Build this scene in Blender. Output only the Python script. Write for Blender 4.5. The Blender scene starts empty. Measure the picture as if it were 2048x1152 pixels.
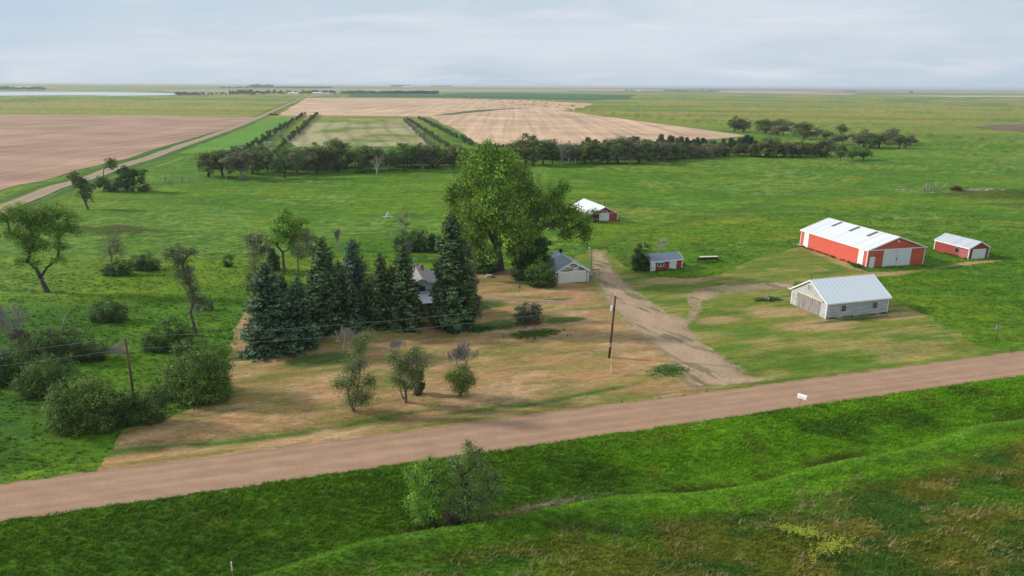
HAZE=0.00009; SEL=0.46; SAZ=-1.40; SUNE=3.4; EXPO=0.2; SKYK=0.1
import bpy, math, random
import numpy as np
from mathutils import Vector, Matrix
RS = np.random.RandomState
C = bpy.context.scene.collection
# ------------------------------------------------------------------ camera frame
FPX=1365.33; PIT=math.radians(16.56); ROLL=math.radians(0.42); CH=36.0
def ray(px,py):
    x=(px-1024)/FPX; y=-(py-576)/FPX
    x,y=(x*math.cos(ROLL)-y*math.sin(ROLL), x*math.sin(ROLL)+y*math.cos(ROLL))
    return np.array([x, math.cos(PIT)+y*math.sin(PIT), -math.sin(PIT)+y*math.cos(PIT)])
A16=math.radians(16.4); U=np.array([math.cos(A16),math.sin(A16)]); V=np.array([-math.sin(A16),math.cos(A16)])
# ------------------------------------------------------------------ noise
def _hash(ix,iy,s):
    h=(ix.astype(np.int64)*374761393+iy.astype(np.int64)*668265263+s*1274126177)&0x7fffffff
    h=((h^(h>>13))*1274126177)&0x7fffffff
    return ((h^(h>>16))&0xffff)/65535.0
def vnoise(x,y,s=0):
    x=np.asarray(x,float); y=np.asarray(y,float)
    ix=np.floor(x); iy=np.floor(y); fx=x-ix; fy=y-iy
    fx=fx*fx*(3-2*fx); fy=fy*fy*(3-2*fy)
    a=_hash(ix,iy,s); b=_hash(ix+1,iy,s); c=_hash(ix,iy+1,s); d=_hash(ix+1,iy+1,s)
    return (a*(1-fx)+b*fx)*(1-fy)+(c*(1-fx)+d*fx)*fy
def fbm(x,y,s=0,o=3):
    t=0; w=0; a=1.0
    for k in range(o):
        t=t+a*vnoise(x*2**k+17.3*k,y*2**k-9.1*k,s+k); w+=a; a*=0.5
    return t/w
def sst(x,a,b):
    t=np.clip((x-a)/(b-a),0,1); return t*t*(3-2*t)
# ------------------------------------------------------------------ terrain height
def rv(x,y): return x*V[0]+y*V[1]
def ru(x,y): return x*U[0]+y*U[1]
MOUNDS=[(-97.8,167,8,2.6,2.0),(-110,168.5,5,2.0,1.3),(-140,141,7,2.5,0.9),(-118,142,6,2,0.6),(172,236,24,3.5,3.0),(192,227,16,3.5,1.6),(180,220,22,3,1.2)]
def gul(x,y):   # centre of the ditch bottom, in road coordinates
    u=ru(x,y); return 51.3+1.0*np.sin(u/9.0)+0.5*np.sin(u/3.7+1)+0.02*u
def hf(x,y):
    x=np.asarray(x,float); y=np.asarray(y,float)
    v=rv(x,y); u=ru(x,y); g=gul(x,y)
    h=-1.9*sst(60.3-v,0.2,60.3-g)
    h=h+1.15*sst(g-v,0.25,2.6)+0.35*np.exp(-((g-v-3.0)/1.0)**2)+0.45*sst(g-v,6,13)
    h=h-0.45*np.exp(-((v-70.2)/1.7)**2)*(1-np.exp(-((u-36)/9)**2))
    for (mx,my,rx,ry,mh) in MOUNDS:
        h=h+mh*np.exp(-((x-mx)/rx)**2-((y-my)/ry)**2)
    m=sst(v,135,190)*(1-sst(y,360,460))
    h=h+m*1.5*(fbm(x/42,y/34,5,2)-0.5)
    h=h+(0.22*(vnoise(x/3.1,y/2.3,9)-.5)+0.3*(vnoise(x/8,y/7,10)-.5))*(sst(60-v,1,3)+sst(x*0-ru(x,y),22,30)*sst(v,70,75)*0)
    r=np.sqrt(x*x+y*y)
    h=h+sst(r,4500,12000)*22*(fbm(x/6000+3,y/5000+1,31,3)-0.2+0.12*sst(-x,0,8000))
    return h
def hz(x,y): return float(hf(np.array([x]),np.array([y]))[0])
def G(px,py,z=None):
    r=ray(px,py); zz=0.0 if z is None else z
    for _ in range(6):
        t=(zz-CH)/r[2]; p=r*t+np.array([0,0,CH])
        if z is not None: break
        zz=hz(p[0],p[1])
    return np.array([p[0],p[1],zz])
def at_depth(px,py,Y):
    r=ray(px,py); t=Y/r[1]; return r*t+np.array([0,0,CH])
def G2(pts): return np.array([G(*p,0.0)[:2] for p in pts])
# ------------------------------------------------------------------ polygons
def sdf(poly,x,y):
    x=np.asarray(x,float); y=np.asarray(y,float)
    d=np.full(x.shape,1e18); ins=np.zeros(x.shape,bool); n=len(poly)
    for i in range(n):
        ax,ay=poly[i]; bx,by=poly[(i+1)%n]; ex,ey=bx-ax,by-ay
        L=ex*ex+ey*ey+1e-9
        t=np.clip(((x-ax)*ex+(y-ay)*ey)/L,0,1)
        d=np.minimum(d,(x-ax-t*ex)**2+(y-ay-t*ey)**2)
        c=((ay>y)!=(by>y))
        xi=ax+(y-ay)*ex/(ey if abs(ey)>1e-9 else 1e-9)
        ins^=(c&(x<xi))
    d=np.sqrt(d); return np.where(ins,-d,d)
# ------------------------------------------------------------------ mesh helpers
def setcol(me,col):
    a=me.color_attributes.new(name='Col',type='FLOAT_COLOR',domain='POINT')
    c=np.ones((len(me.vertices),4),np.float32); c[:,:3]=np.clip(col,0,1)
    a.data.foreach_set('color',c.ravel())
def npmesh(name,verts,faces,col=None,smooth=False):
    """faces: (N,k) index array"""
    me=bpy.data.meshes.new(name); verts=np.asarray(verts,np.float32); faces=np.asarray(faces,np.int32)
    n,k=faces.shape
    me.vertices.add(len(verts)); me.vertices.foreach_set('co',verts.ravel())
    me.loops.add(n*k); me.loops.foreach_set('vertex_index',faces.ravel())
    me.polygons.add(n); me.polygons.foreach_set('loop_start',np.arange(0,n*k,k,dtype=np.int32))
    me.polygons.foreach_set('loop_total',np.full(n,k,np.int32))
    if smooth: me.polygons.foreach_set('use_smooth',np.ones(n,bool))
    me.update(calc_edges=True)
    if col is not None: setcol(me,col)
    return me
def link(name,me,mat=None,parent=None,loc=None,rot=None):
    o=bpy.data.objects.new(name,me); C.objects.link(o)
    if mat is not None and len(me.materials)==0: me.materials.append(mat)
    if parent: o.parent=parent
    if loc is not None: o.location=[float(v) for v in loc]
    if rot is not None: o.rotation_euler=rot
    return o
def tag(o,label=None,cat=None,group=None,kind=None):
    if label: o['label']=label
    if cat: o['category']=cat
    if group: o['group']=group
    if kind: o['kind']=kind
    return o
def empty(name,loc,rz=0,label=None,cat=None,group=None):
    o=bpy.data.objects.new(name,None); C.objects.link(o); o.location=[float(v) for v in loc]; o.rotation_euler=(0,0,rz)
    o.empty_display_size=0.3
    return tag(o,label,cat,group)
class MB:
    def __init__(s): s.v=[]; s.f=[]
    def add(s,vs,fs):
        b=len(s.v); s.v+= [tuple(map(float,p)) for p in vs]; s.f+=[tuple(i+b for i in f) for f in fs]; return s
    def box(s,x0,x1,y0,y1,z0,z1):
        return s.add([(x0,y0,z0),(x1,y0,z0),(x1,y1,z0),(x0,y1,z0),(x0,y0,z1),(x1,y0,z1),(x1,y1,z1),(x0,y1,z1)],
          [(0,3,2,1),(4,5,6,7),(0,1,5,4),(1,2,6,5),(2,3,7,6),(3,0,4,7)])
    def prism(s,poly,axis,a,b):
        """extrude a 2D poly: axis 'y' -> poly in xz; 'x' -> poly in yz"""
        n=len(poly)
        f=(lambda p,t:(p[0],t,p[1])) if axis=='y' else (lambda p,t:(t,p[0],p[1]))
        vs=[f(p,a) for p in poly]+[f(p,b) for p in poly]
        fs=[tuple(range(n)),tuple(range(2*n-1,n-1,-1))]+[(i,(i+1)%n+0,(i+1)%n+n,i+n) for i in range(n)]
        return s.add(vs,fs)
    def tube(s,pts,rads,n=6,cap=True):
        pts=[Vector([float(c) for c in p]) for p in pts]; b=[]; m=len(pts)
        if not hasattr(rads,'__len__'): rads=[rads]*m
        for i,p in enumerate(pts):
            d=(pts[min(i+1,m-1)]-pts[max(i-1,0)])
            if d.length<1e-6: d=Vector((0,0,1))
            d.normalize(); a=d.orthogonal().normalized() if i==0 else (b[-1]-d*b[-1].dot(d)).normalized()
            b.append(a); c=d.cross(a)
            for k in range(n):
                t=2*math.pi*k/n; s.v.append(tuple(p+(a*math.cos(t)+c*math.sin(t))*rads[i]))
        base=len(s.v)-m*n
        for i in range(m-1):
            for k in range(n):
                s.f.append((base+i*n+k,base+i*n+(k+1)%n,base+(i+1)*n+(k+1)%n,base+(i+1)*n+k))
        if cap:
            s.f.append(tuple(base+k for k in range(n-1,-1,-1))); s.f.append(tuple(base+(m-1)*n+k for k in range(n)))
        return s
    def mesh(s,name,smooth=False):
        me=bpy.data.meshes.new(name); me.from_pydata(s.v,[],s.f); me.validate(); 
        bm_fix(me)
        if smooth:
            for p in me.polygons: p.use_smooth=True
        return me
    def build(s,name,mat,parent=None,loc=None,smooth=False): return link(name,s.mesh(name,smooth),mat,parent,loc)
import bmesh
def bm_fix(me):
    bm=bmesh.new(); bm.from_mesh(me); bmesh.ops.recalc_face_normals(bm,faces=bm.faces[:]); bm.to_mesh(me); bm.free()
# ------------------------------------------------------------------ materials
def newmat(name):
    m=bpy.data.materials.new(name); m.use_nodes=True; nt=m.node_tree; b=nt.nodes['Principled BSDF']
    return m,nt,b
def N(nt,t,**k):
    n=nt.nodes.new(t)
    for a,v in k.items():
        if a in n.inputs: n.inputs[a].default_value=v
        else: setattr(n,a,v)
    return n
def mixc(nt,fac,a,b,typ='MIX'):
    n=nt.nodes.new('ShaderNodeMix'); n.data_type='RGBA'; n.blend_type=typ
    for s,v in ((n.inputs[0],fac),(n.inputs[6],a),(n.inputs[7],b)):
        if hasattr(v,'links'): nt.links.new(v,s)
        elif isinstance(v,(int,float)): s.default_value=v
        else: s.default_value=(*v,1) if len(v)==3 else v
    return n.outputs[2]
def coords(nt,scale=(1,1,1),world=True):
    if world: o=nt.nodes.new('ShaderNodeNewGeometry').outputs['Position']
    else: o=nt.nodes.new('ShaderNodeTexCoord').outputs['Object']
    m=nt.nodes.new('ShaderNodeMapping'); nt.links.new(o,m.inputs[0]); m.inputs['Scale'].default_value=scale
    return m.outputs[0]
def noise(nt,vec,scale,detail=4,rough=.55,dist=0):
    n=N(nt,'ShaderNodeTexNoise',Scale=scale,Detail=detail,Roughness=rough,Distortion=dist); nt.links.new(vec,n.inputs['Vector']); return n.outputs[0]
def ramp(nt,val,a,b,ca=(0,0,0),cb=(1,1,1)):
    r=nt.nodes.new('ShaderNodeValToRGB'); nt.links.new(val,r.inputs[0]); e=r.color_ramp.elements
    e[0].position=a; e[1].position=b; e[0].color=(*ca,1); e[1].color=(*cb,1); return r.outputs[0]
def bump(nt,b,h,strength,dist):
    n=N(nt,'ShaderNodeBump',Strength=strength,Distance=dist); nt.links.new(h,n.inputs['Height']); nt.links.new(n.outputs[0],b.inputs['Normal'])
def mat_attr(name,layers,rough=.9,bmp=None,spec=.15):
    """base = attribute Col times noise layers [(scale vec, noise scale, lo, hi)]"""
    m,nt,b=newmat(name); at=nt.nodes.new('ShaderNodeAttribute'); at.attribute_name='Col'; c=at.outputs['Color']
    for sc,ns,lo,hi in layers:
        n=noise(nt,coords(nt,sc),ns); g=ramp(nt,n,.32,.68,(lo,)*3,(hi,)*3); c=mixc(nt,1.0,c,g,'MULTIPLY')
    nt.links.new(c,b.inputs['Base Color']); b.inputs['Roughness'].default_value=rough; b.inputs['Specular IOR Level'].default_value=spec
    if bmp:
        sc,ns,st,di=bmp; bump(nt,b,noise(nt,coords(nt,sc),ns,5,.65),st,di)
    return m
def mat_leaf(name,trans=.25):
    m,nt,b=newmat(name); at=nt.nodes.new('ShaderNodeAttribute'); at.attribute_name='Col'
    oi=nt.nodes.new('ShaderNodeObjectInfo')
    g=ramp(nt,oi.outputs['Random'],0,1,(.86,.9,.9),(1.14,1.1,1.0)); c=mixc(nt,1.0,at.outputs['Color'],g,'MULTIPLY')
    b.inputs['Roughness'].default_value=.7; b.inputs['Specular IOR Level'].default_value=.2
    nt.links.new(c,b.inputs['Base Color'])
    tr=nt.nodes.new('ShaderNodeBsdfTranslucent'); nt.links.new(c,tr.inputs[0]); mx=nt.nodes.new('ShaderNodeMixShader'); mx.inputs[0].default_value=trans
    nt.links.new(b.outputs[0],mx.inputs[1]); nt.links.new(tr.outputs[0],mx.inputs[2]); nt.links.new(mx.outputs[0],nt.nodes['Material Output'].inputs[0])
    return m
def mat_plain(name,col,col2=None,scale=3,rough=.7,metal=0,bmp=0,sc=(1,1,1),spec=.3,lo=.4,hi=.62):
    m,nt,b=newmat(name); v=coords(nt,sc,False); n=noise(nt,v,scale,6,.6)
    c2=col2 or tuple(x*.8 for x in col)
    nt.links.new(ramp(nt,n,lo,hi,c2,col),b.inputs['Base Color'])
    b.inputs['Roughness'].default_value=rough; b.inputs['Metallic'].default_value=metal; b.inputs['Specular IOR Level'].default_value=spec
    if bmp: bump(nt,b,n,bmp,.03)
    return m
def mat_ribs(name,col,axis,period,dirt=.85,rough=.5,metal=0,depth=.02,stripe=None,col2=None,lo=.35,hi=.7):
    """ribbed sheet metal or lap siding: ribs across `axis` of the object"""
    m,nt,b=newmat(name); tc=nt.nodes.new('ShaderNodeTexCoord'); sp=nt.nodes.new('ShaderNodeSeparateXYZ'); nt.links.new(tc.outputs['Object'],sp.inputs[0])
    w=N(nt,'ShaderNodeMath',operation='MULTIPLY'); nt.links.new(sp.outputs[axis],w.inputs[0]); w.inputs[1].default_value=1/period
    fr=N(nt,'ShaderNodeMath',operation='FRACT'); nt.links.new(w.outputs[0],fr.inputs[0])
    rb=ramp(nt,fr.outputs[0],.78,.86); 
    s={'X':(3,.4,.4),'Y':(.4,3,.4),'Z':(.5,.5,3)}[axis]
    n=noise(nt,coords(nt,s,False),1.3,6,.65); cc=ramp(nt,n,lo,hi,tuple(c*dirt for c in col) if col2 is None else col2,col)
    if stripe:   # each sheet slightly different
        fl=N(nt,'ShaderNodeMath',operation='MULTIPLY'); nt.links.new(sp.outputs[axis],fl.inputs[0]); fl.inputs[1].default_value=1/stripe
        f2=N(nt,'ShaderNodeMath',operation='FLOOR'); nt.links.new(fl.outputs[0],f2.inputs[0])
        wn=N(nt,'ShaderNodeTexWhiteNoise',noise_dimensions='1D'); nt.links.new(f2.outputs[0],wn.inputs['W'])
        cc=mixc(nt,1.0,cc,ramp(nt,wn.outputs[0],0,1,(.86,.87,.88),(1,1,1)),'MULTIPLY')
    cc=mixc(nt,.22,cc,mixc(nt,1.0,cc,ramp(nt,rb,0,1,(1,1,1),(.25,.25,.25)),'MULTIPLY'))
    nt.links.new(cc,b.inputs['Base Color']); b.inputs['Roughness'].default_value=rough; b.inputs['Metallic'].default_value=metal
    bump(nt,b,rb,.6,depth); return m
M={}
LEAF=mat_leaf('leaf_foliage',.42); NEEDLE=mat_leaf('needle_foliage',.08)
SHRUBLEAF=mat_leaf('shrub_foliage',.18)
BARK=mat_plain('bark',(.17,.145,.12),(.07,.06,.05),6,.9,sc=(1,1,.25),bmp=.5)
DEADW=mat_plain('dead_wood',(.42,.38,.34),(.25,.22,.19),6,.9,sc=(1,1,.3))
DKBARK=mat_plain('dark_bark',(.09,.075,.06),(.04,.035,.03),6,.9,sc=(1,1,.3))
POLEW=mat_plain('pole_wood',(.17,.085,.05),(.09,.045,.03),3,.85,sc=(3,3,.3),bmp=.4)
GREYW=mat_plain('grey_wood',(.36,.31,.27),(.2,.17,.15),4,.85,sc=(6,6,.5),bmp=.4)
WHITE=mat_plain('white_paint',(.8,.8,.78),(.62,.61,.58),2,.55)
WTRIM=mat_plain('white_trim',(.84,.84,.82),(.75,.75,.73),2,.5)
DARK=mat_plain('dark_opening',(.015,.015,.017),(.008,.008,.008),2,.4)
GLASS=mat_plain('window_glass',(.06,.075,.09),(.03,.035,.04),2,.15,spec=.6)
STEEL=mat_plain('galvanised_steel',(.5,.51,.52),(.38,.38,.39),4,.4,.6)
RUST=mat_plain('rusty_iron',(.17,.07,.035),(.08,.03,.02),5,.9)
GREENP=mat_plain('green_paint',(.03,.07,.035),(.015,.03,.018),4,.6)
CREAM=mat_plain('cream_paint',(.72,.68,.45),(.55,.5,.3),3,.6)
STONE=mat_plain('field_stone',(.4,.36,.32),(.22,.19,.17),3,.9,bmp=.5)
YEL=mat_plain('yellow_plastic',(.75,.6,.15),(.6,.45,.1),3,.5)
ORANGE=mat_plain('orange_fibreglass',(.55,.2,.06),(.38,.12,.04),3,.6)
BLACKP=mat_plain('black_rubber',(.02,.02,.02),(.01,.01,.01),3,.8)
WIREM=mat_plain('wire_aluminium',(.3,.31,.3),(.22,.22,.22),3,.5,.3)
# ------------------------------------------------------------------ colour of the grass at a place
FR=[(-110,60),(-118,95),(-154,211),(-163,250),(-189.5,382),(-228,560),(-268.5,730),(-376,1156),(-531,1770)]
def dpoly(P,x,y):
    d=np.full(x.shape,1e9); sgn=np.zeros(x.shape)
    for (ax,ay),(bx,by) in zip(P[:-1],P[1:]):
        ex,ey=bx-ax,by-ay; t=np.clip(((x-ax)*ex+(y-ay)*ey)/(ex*ex+ey*ey),0,1); q=np.hypot(x-ax-t*ex,y-ay-t*ey)
        m=q<d; d=np.where(m,q,d); sgn=np.where(m,np.sign(ex*(y-ay)-ey*(x-ax)),sgn)
    return d,sgn
TRK=[tuple(G(*q,0.0)[:2]) for q in ((1190,500),(1260,470),(1330,450),(1430,432),(1500,415),(1560,398),(1640,385),(1740,376))]
def mixn(a,b,t): return a*(1-t)[...,None]+np.asarray(b)*t[...,None]
def gcol(x,y):
    x=np.asarray(x,float); y=np.asarray(y,float); v=rv(x,y); u=ru(x,y); g=gul(x,y)
    c=np.zeros(x.shape+(3,))+np.array([.062,.150,.012])
    n1=fbm(x/36,y/17,1,3); n2=fbm(x/9,y/4,2,3); n3=fbm(x/90,y/60,3,2); n4=fbm(x/2.2,y/.9,4,2)
    c=mixn(c,[.135,.20,.018],sst(n1*.6+n2*.4,.46,.66)*.42)                 # yellow green
    c=mixn(c,[.040,.112,.012],sst(1-n1*.5-n2*.5,.5,.66)*.5)                 # deep green
    mid=sst(v,120,150)
    c=mixn(c,[.115,.19,.075],sst(fbm(x/30+7,y/22,8,2),.5,.68)*sst(n4,.42,.62)*.7*mid)    # silvery seed heads in swaths
    c=mixn(c,[.20,.19,.05],sst(fbm(x/14+3,y/5,12,3),.62,.78)*.4*mid*sst(x,-60,60))
    c=c*(0.86+.28*sst(n4,.25,.75))[...,None]
    # far right: drier, paler prairie with long bands
    far=sst(y,380,900)
    nb=fbm(x/300,y/60,21,4)*.6+fbm(x/700,y/170,29,3)*.4
    fc=mixn(np.zeros(x.shape+(3,))+np.array([.165,.195,.06]),[.085,.15,.032],sst(nb,.45,.58))
    fc=mixn(fc,[.22,.20,.085],sst(fbm(x/450+5,y/70,22,4),.5,.66)*.8)
    fc=mixn(fc,[.33,.26,.17],sst(y,3500,5000)*sst(fbm(x/2600+5,y/900,25,3),.5,.58)*.9)
    fc=mixn(fc,[.06,.12,.05],sst(y,3500,5000)*sst(fbm(x/2400+9,y/700,27,3),.52,.6)*.8)
    c=mixn(c,np.array([0,0,0]),far*0)*(1-far)[...,None]+fc*far[...,None]
    # foreground: lush ditch, then olive pasture with brown and dark clumps
    near=sst(60.5-v,-.3,.5)
    dc=mixn(np.zeros(x.shape+(3,))+np.array([.058,.135,.012]),[.038,.095,.011],sst(fbm(x/7,y/4,41,3),.42,.62)*.7)
    dc=mixn(dc,[.10,.24,.012],sst(ru(x,y),16,38)*sst(fbm(x/9+2,y/3,42,3),.4,.6)*.7)
    dc=mixn(dc,[.10,.12,.03],sst(fbm(x/5+2,y/3,47,3),.64,.78)*.35)
    dc=mixn(dc,[.035,.04,.018],np.exp(-((v-g)/.7)**2)*sst(fbm(x/6,y/6,43,2),.3,.6)*.85)
    dc=mixn(dc,[.20,.19,.27],np.exp(-((v-g-.25)/.4)**2)*np.exp(-((x-3.5)/4)**2)*.9)
    dc=mixn(dc,[.085,.20,.035],np.exp(-((g-v-2.6)/1.2)**2)*.7)
    pc=mixn(np.zeros(x.shape+(3,))+np.array([.075,.098,.02]),[.036,.085,.018],sst(fbm(x/5,y/3,44,4),.45,.62))
    pc=mixn(pc,[.17,.15,.06],sst(fbm(x/3.4+9,y/2.2,45,3),.56,.78)*.55)
    pc=mixn(pc,[.06,.15,.015],sst(fbm(x/9+9,y/5,46,2),.52,.7)*.7)
    t=sst(g-v,4.5,7.5)*near; c=c*(1-near)[...,None]+dc*near[...,None]; c=c*(1-t)[...,None]+pc*t[...,None]
    c=c*(0.8+.4*vnoise(x/.8,y/.6,50))[...,None]
    # left yard tall grass: deeper green
    l=sst(-u,26,34)*sst(v,66,67)*(1-sst(v,118,130)); c=c*(1-l*.35)[...,None]+np.array([.03,.115,.014])*(l*.35)[...,None]
    # dark green shading painted on the mounds, with bare earth patches
    for (mx,my,rx,ry,mh) in MOUNDS:
        w=np.exp(-((x-mx)/(rx*1.1))**2-((y-my)/(ry*1.2))**2)
        c=mixn(c,[.045,.07,.022],sst(w,.10,.4)*.75); c=mixn(c,[.085,.085,.08],sst(w,.35,.8)*sst(fbm(x/3,y/1.5,61,2),.45,.6)*.6)
    d,sg=dpoly(FR,x,y); f=1+sst(y,300,900)
    c=mixn(c,[.028,.085,.016],np.exp(-((d-6.2)/2.2)**2)*.8); c=mixn(c,[.20,.22,.10],(sg<0)*np.exp(-((d-15.5)/1.0)**2)*.7*sst(vnoise(y/30,y*0,5),.2,.5)*sst(y,215,230))
    c=mixn(c,[.04,.08,.02],(sg<0)*np.exp(-((d-11.5)/1.6)**2)*.4)
    d,sg=dpoly(TRK,x,y); c=mixn(c,[.05,.085,.022],np.maximum(np.exp(-((d-.9)/.45)**2),.4*np.exp(-(d/3)**2))*.7)
    k=np.array([1.40,1.27,.54])*(1-.04*near[...,None]-.20*l[...,None])*(1-.0*far[...,None]); return c*k  # near and left grass darkened in colour for a seeming cloud shadow
# ------------------------------------------------------------------ ground sheet
def ground():
    az=np.concatenate([np.linspace(-180,-62,26)[:-1],np.linspace(-62,-45,40)[:-1],np.linspace(-45,45,560),np.linspace(45,62,40)[1:],np.linspace(62,180,26)[1:-1]])
    az=np.radians(az)
    ang=np.linspace(math.radians(47),math.radians(.55),640); r1=CH/np.tan(ang)
    r2=np.geomspace(r1[-1],31000,46)[1:]; r0=np.array([3,10,18,26])
    R=np.concatenate([r0,r1,r2]); na=len(az); nr=len(R)
    RR,AA=np.meshgrid(R,az,indexing='ij'); x=(RR*np.sin(AA)).ravel(); y=(RR*np.cos(AA)).ravel()
    z=hf(x,y)
    vs=np.stack([x,y,z],1); vs=np.vstack([vs,[[0,0,hz(0,0)]]])
    i=np.arange(nr-1)[:,None]; j=np.arange(na)[None,:]; a=i*na+j; b=i*na+(j+1)%na; c=(i+1)*na+(j+1)%na; d=(i+1)*na+j
    f=np.stack([a,d,c,b],-1).reshape(-1,4)
    me=npmesh('ground',vs,f,gcol(vs[:,0],vs[:,1]),True)
    # close the middle
    bm=bmesh.new(); bm.from_mesh(me); bm.verts.ensure_lookup_table(); ce=bm.verts[nr*na]
    for k in range(na): bm.faces.new((ce,bm.verts[k],bm.verts[(k+1)%na]))
    bm.to_mesh(me); bm.free()
    mt=mat_attr('prairie_grass',[((1,2.2,1),.9,.72,1.25),((.12,.3,.3),1,.82,1.15),((2,3,2),2.2,.75,1.25)],.95,((1,1.8,1),1.6,.9,.35))
    return tag(link('ground',me,mt),'green prairie grassland of the farm reaching to the flat horizon','ground',kind='structure')
ground()
def grid_sheet(name,poly,res,off,mat,colf,label,cat,jit=(0,1),aniso=1.0,hole=None):
    poly=np.asarray(poly); x0,y0=poly.min(0)-res*2; x1,y1=poly.max(0)+res*2; ry=res*aniso
    nx=int((x1-x0)/res)+2; ny=int((y1-y0)/ry)+2
    X,Y=np.meshgrid(x0+np.arange(nx)*res,y0+np.arange(ny)*ry,indexing='ij')
    def S(X,Y): return sdf(poly,X,Y)+jit[0]*(fbm(X/jit[1],Y/jit[1],77,3)-.5)*2
    s=S(X,Y); e=res*.3
    keep=((s[:-1,:-1]<0)|(s[1:,:-1]<0)|(s[:-1,1:]<0)|(s[1:,1:]<0))
    if hole is not None:
        keep&=~hole(X[:-1,:-1]+res/2,Y[:-1,:-1]+ry/2,-s[:-1,:-1])
    gx=(S(X+e,Y)-s)/e; gy=(S(X,Y+e)-s)/e; gl=gx*gx+gy*gy+1e-6
    o=np.clip(s,0,None); mx=np.clip(o*gx/gl,-res,res); my=np.clip(o*gy/gl,-ry,ry)
    XX=X-mx; YY=Y-my
    idx=np.arange(nx*ny).reshape(nx,ny); f=np.stack([idx[:-1,:-1],idx[1:,:-1],idx[1:,1:],idx[:-1,1:]],-1)[keep]
    used=np.unique(f); re=np.zeros(nx*ny,int); re[used]=np.arange(len(used)); f=re[f]
    x=XX.ravel()[used]; y=YY.ravel()[used]; z=hf(x,y)+off
    me=npmesh(name,np.stack([x,y,z],1),f,colf(x,y),True)
    return tag(link(name,me,mat),label,cat,kind='structure')
def const(c,var=0,s=1.0,sy=None):
    c=np.array(c)
    return lambda x,y: c*(1+var*2*(fbm(x/s,y/(sy or s),91,3)-.5))[...,None]
# ---- roads
def ribbon(name,cl,w,off,mat,label,cat,colf,seg=6,jit=.0,cross=6):
    cl=np.array(cl,float); d=np.r_[0,np.cumsum(np.hypot(*np.diff(cl,axis=0).T))]
    n=int(d[-1]/seg)+2; t=np.linspace(0,d[-1],n); x=np.interp(t,d,cl[:,0]); y=np.interp(t,d,cl[:,1])
    k=np.ones(9)/9; xp=np.pad(x,4,'edge'); yp=np.pad(y,4,'edge')
    if n>30: xs=np.convolve(xp,k,'valid'); ys=np.convolve(yp,k,'valid'); xs[:4]=x[:4]; ys[:4]=y[:4]; xs[-4:]=x[-4:]; ys[-4:]=y[-4:]; x,y=xs,ys
    tx=np.gradient(x); ty=np.gradient(y); L=np.hypot(tx,ty); nx=-ty/L; ny=tx/L
    q=np.linspace(-1,1,cross+1); o=q[None,:]*w/2
    o=o+jit*(np.abs(q)>.99)*(fbm(x/1.1,y/1.1,5,3)-.5)[:,None]*np.sign(q)
    X=x[:,None]+nx[:,None]*o; Y=y[:,None]+ny[:,None]*o; Z=hf(X,Y)+off
    a=(np.arange(n-1)[:,None]*(cross+1)+np.arange(cross)[None]).ravel(); f=np.stack([a,a+1,a+cross+2,a+cross+1],1)
    c=colf(X.ravel(),Y.ravel(),np.tile(q,n))
    return tag(link(name,npmesh(name,np.stack([X,Y,Z],-1).reshape(-1,3),f,c,True),mat),label,cat,kind='structure')
ROADM=mat_attr('gravel_surface',[((.4,1,1),.8,.90,1.07),((1,1,1),9,.86,1.12)],.95,((1,1,1),6,.35,.04))
def roadcol(x,y,q):
    c=np.array([.372,.228,.145])*(1+.22*(fbm(ru(x,y)/14,rv(x,y)/.4,3,3)-.5)+.16*(fbm(ru(x,y)/3,rv(x,y)/1.2,4,3)-.5))[...,None]
    tr=np.exp(-((np.abs(q)-.33)/.10)**2)+.7*np.exp(-((np.abs(q)-.75)/.06)**2); c=c*(1+.12*tr)[...,None]; c=mixn(c,[.20,.17,.08],(np.abs(q)>.93)*sst(fbm(x/1.5,y/1.5,9,3),.4,.6)*.6)
    return c*(1-.07*(np.abs(q)>.9))[...,None]
rc=[(-260*U+63.55*V),(300*U+63.55*V)]
rc=[tuple(rc[0]),tuple(rc[1])]
ribbon('gravel_road',rc,6.6,.04,ROADM,'wide pinkish gravel road crossing the foreground','road',roadcol,.5,.9,24)
ribbon('field_road',FR,6.5,.16,ROADM,'straight gravel section road running away between the fields','road',lambda x,y,q:np.tile([.36,.27,.18],(len(x),1))*(1-.1*(np.abs(q)<.15))[:,None],4,.8,6)
ribbon('far_road',[G(615,195,0)[:2],G(640,191,0)[:2],G(672,186.5,0)[:2],G(682,184,0)[:2]],11,1.0,ROADM,'thin pale road past the distant farmstead','road',lambda x,y,q:np.tile([.45,.4,.3],(len(x),1)),20,0,2)
# ---- fields
def stubble(name,c1,c2,ang,per):
    m,nt,b=newmat(name); at=nt.nodes.new('ShaderNodeAttribute'); at.attribute_name='Col'; c=at.outputs['Color']
    g=nt.nodes.new('ShaderNodeNewGeometry'); mp=nt.nodes.new('ShaderNodeMapping'); nt.links.new(g.outputs['Position'],mp.inputs[0]); mp.inputs['Rotation'].default_value=(0,0,ang); mp.inputs['Scale'].default_value=(1/per,.012/ per*2,1)
    n=noise(nt,mp.outputs[0],1.0,5,.75); c=mixc(nt,1.0,c,ramp(nt,n,.36,.64,(c1,)*3,(c2,)*3),'MULTIPLY')
    n2=noise(nt,coords(nt,(.02,.02,.02)),1,5,.6); c=mixc(nt,1.0,c,ramp(nt,n2,.35,.65,(.85,.83,.82),(1.12,1.1,1.1)),'MULTIPLY')
    nt.links.new(c,b.inputs['Base Color']); b.inputs['Roughness'].default_value=1; b.inputs['Specular IOR Level'].default_value=.1
    return m
TAN1=stubble('stubble_soil',.76,1.2,-math.radians(62),3.5); TAN2=stubble('stubble_soil_far',.78,1.2,-math.radians(14)+math.radians(0),7)
F1=G2([(-420,233),(-200,230),(0,229.5),(300,231),(515,234.5),(450,258),(360,284),(250,318),(120,350),(-30,392),(-420,470)])
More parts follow.
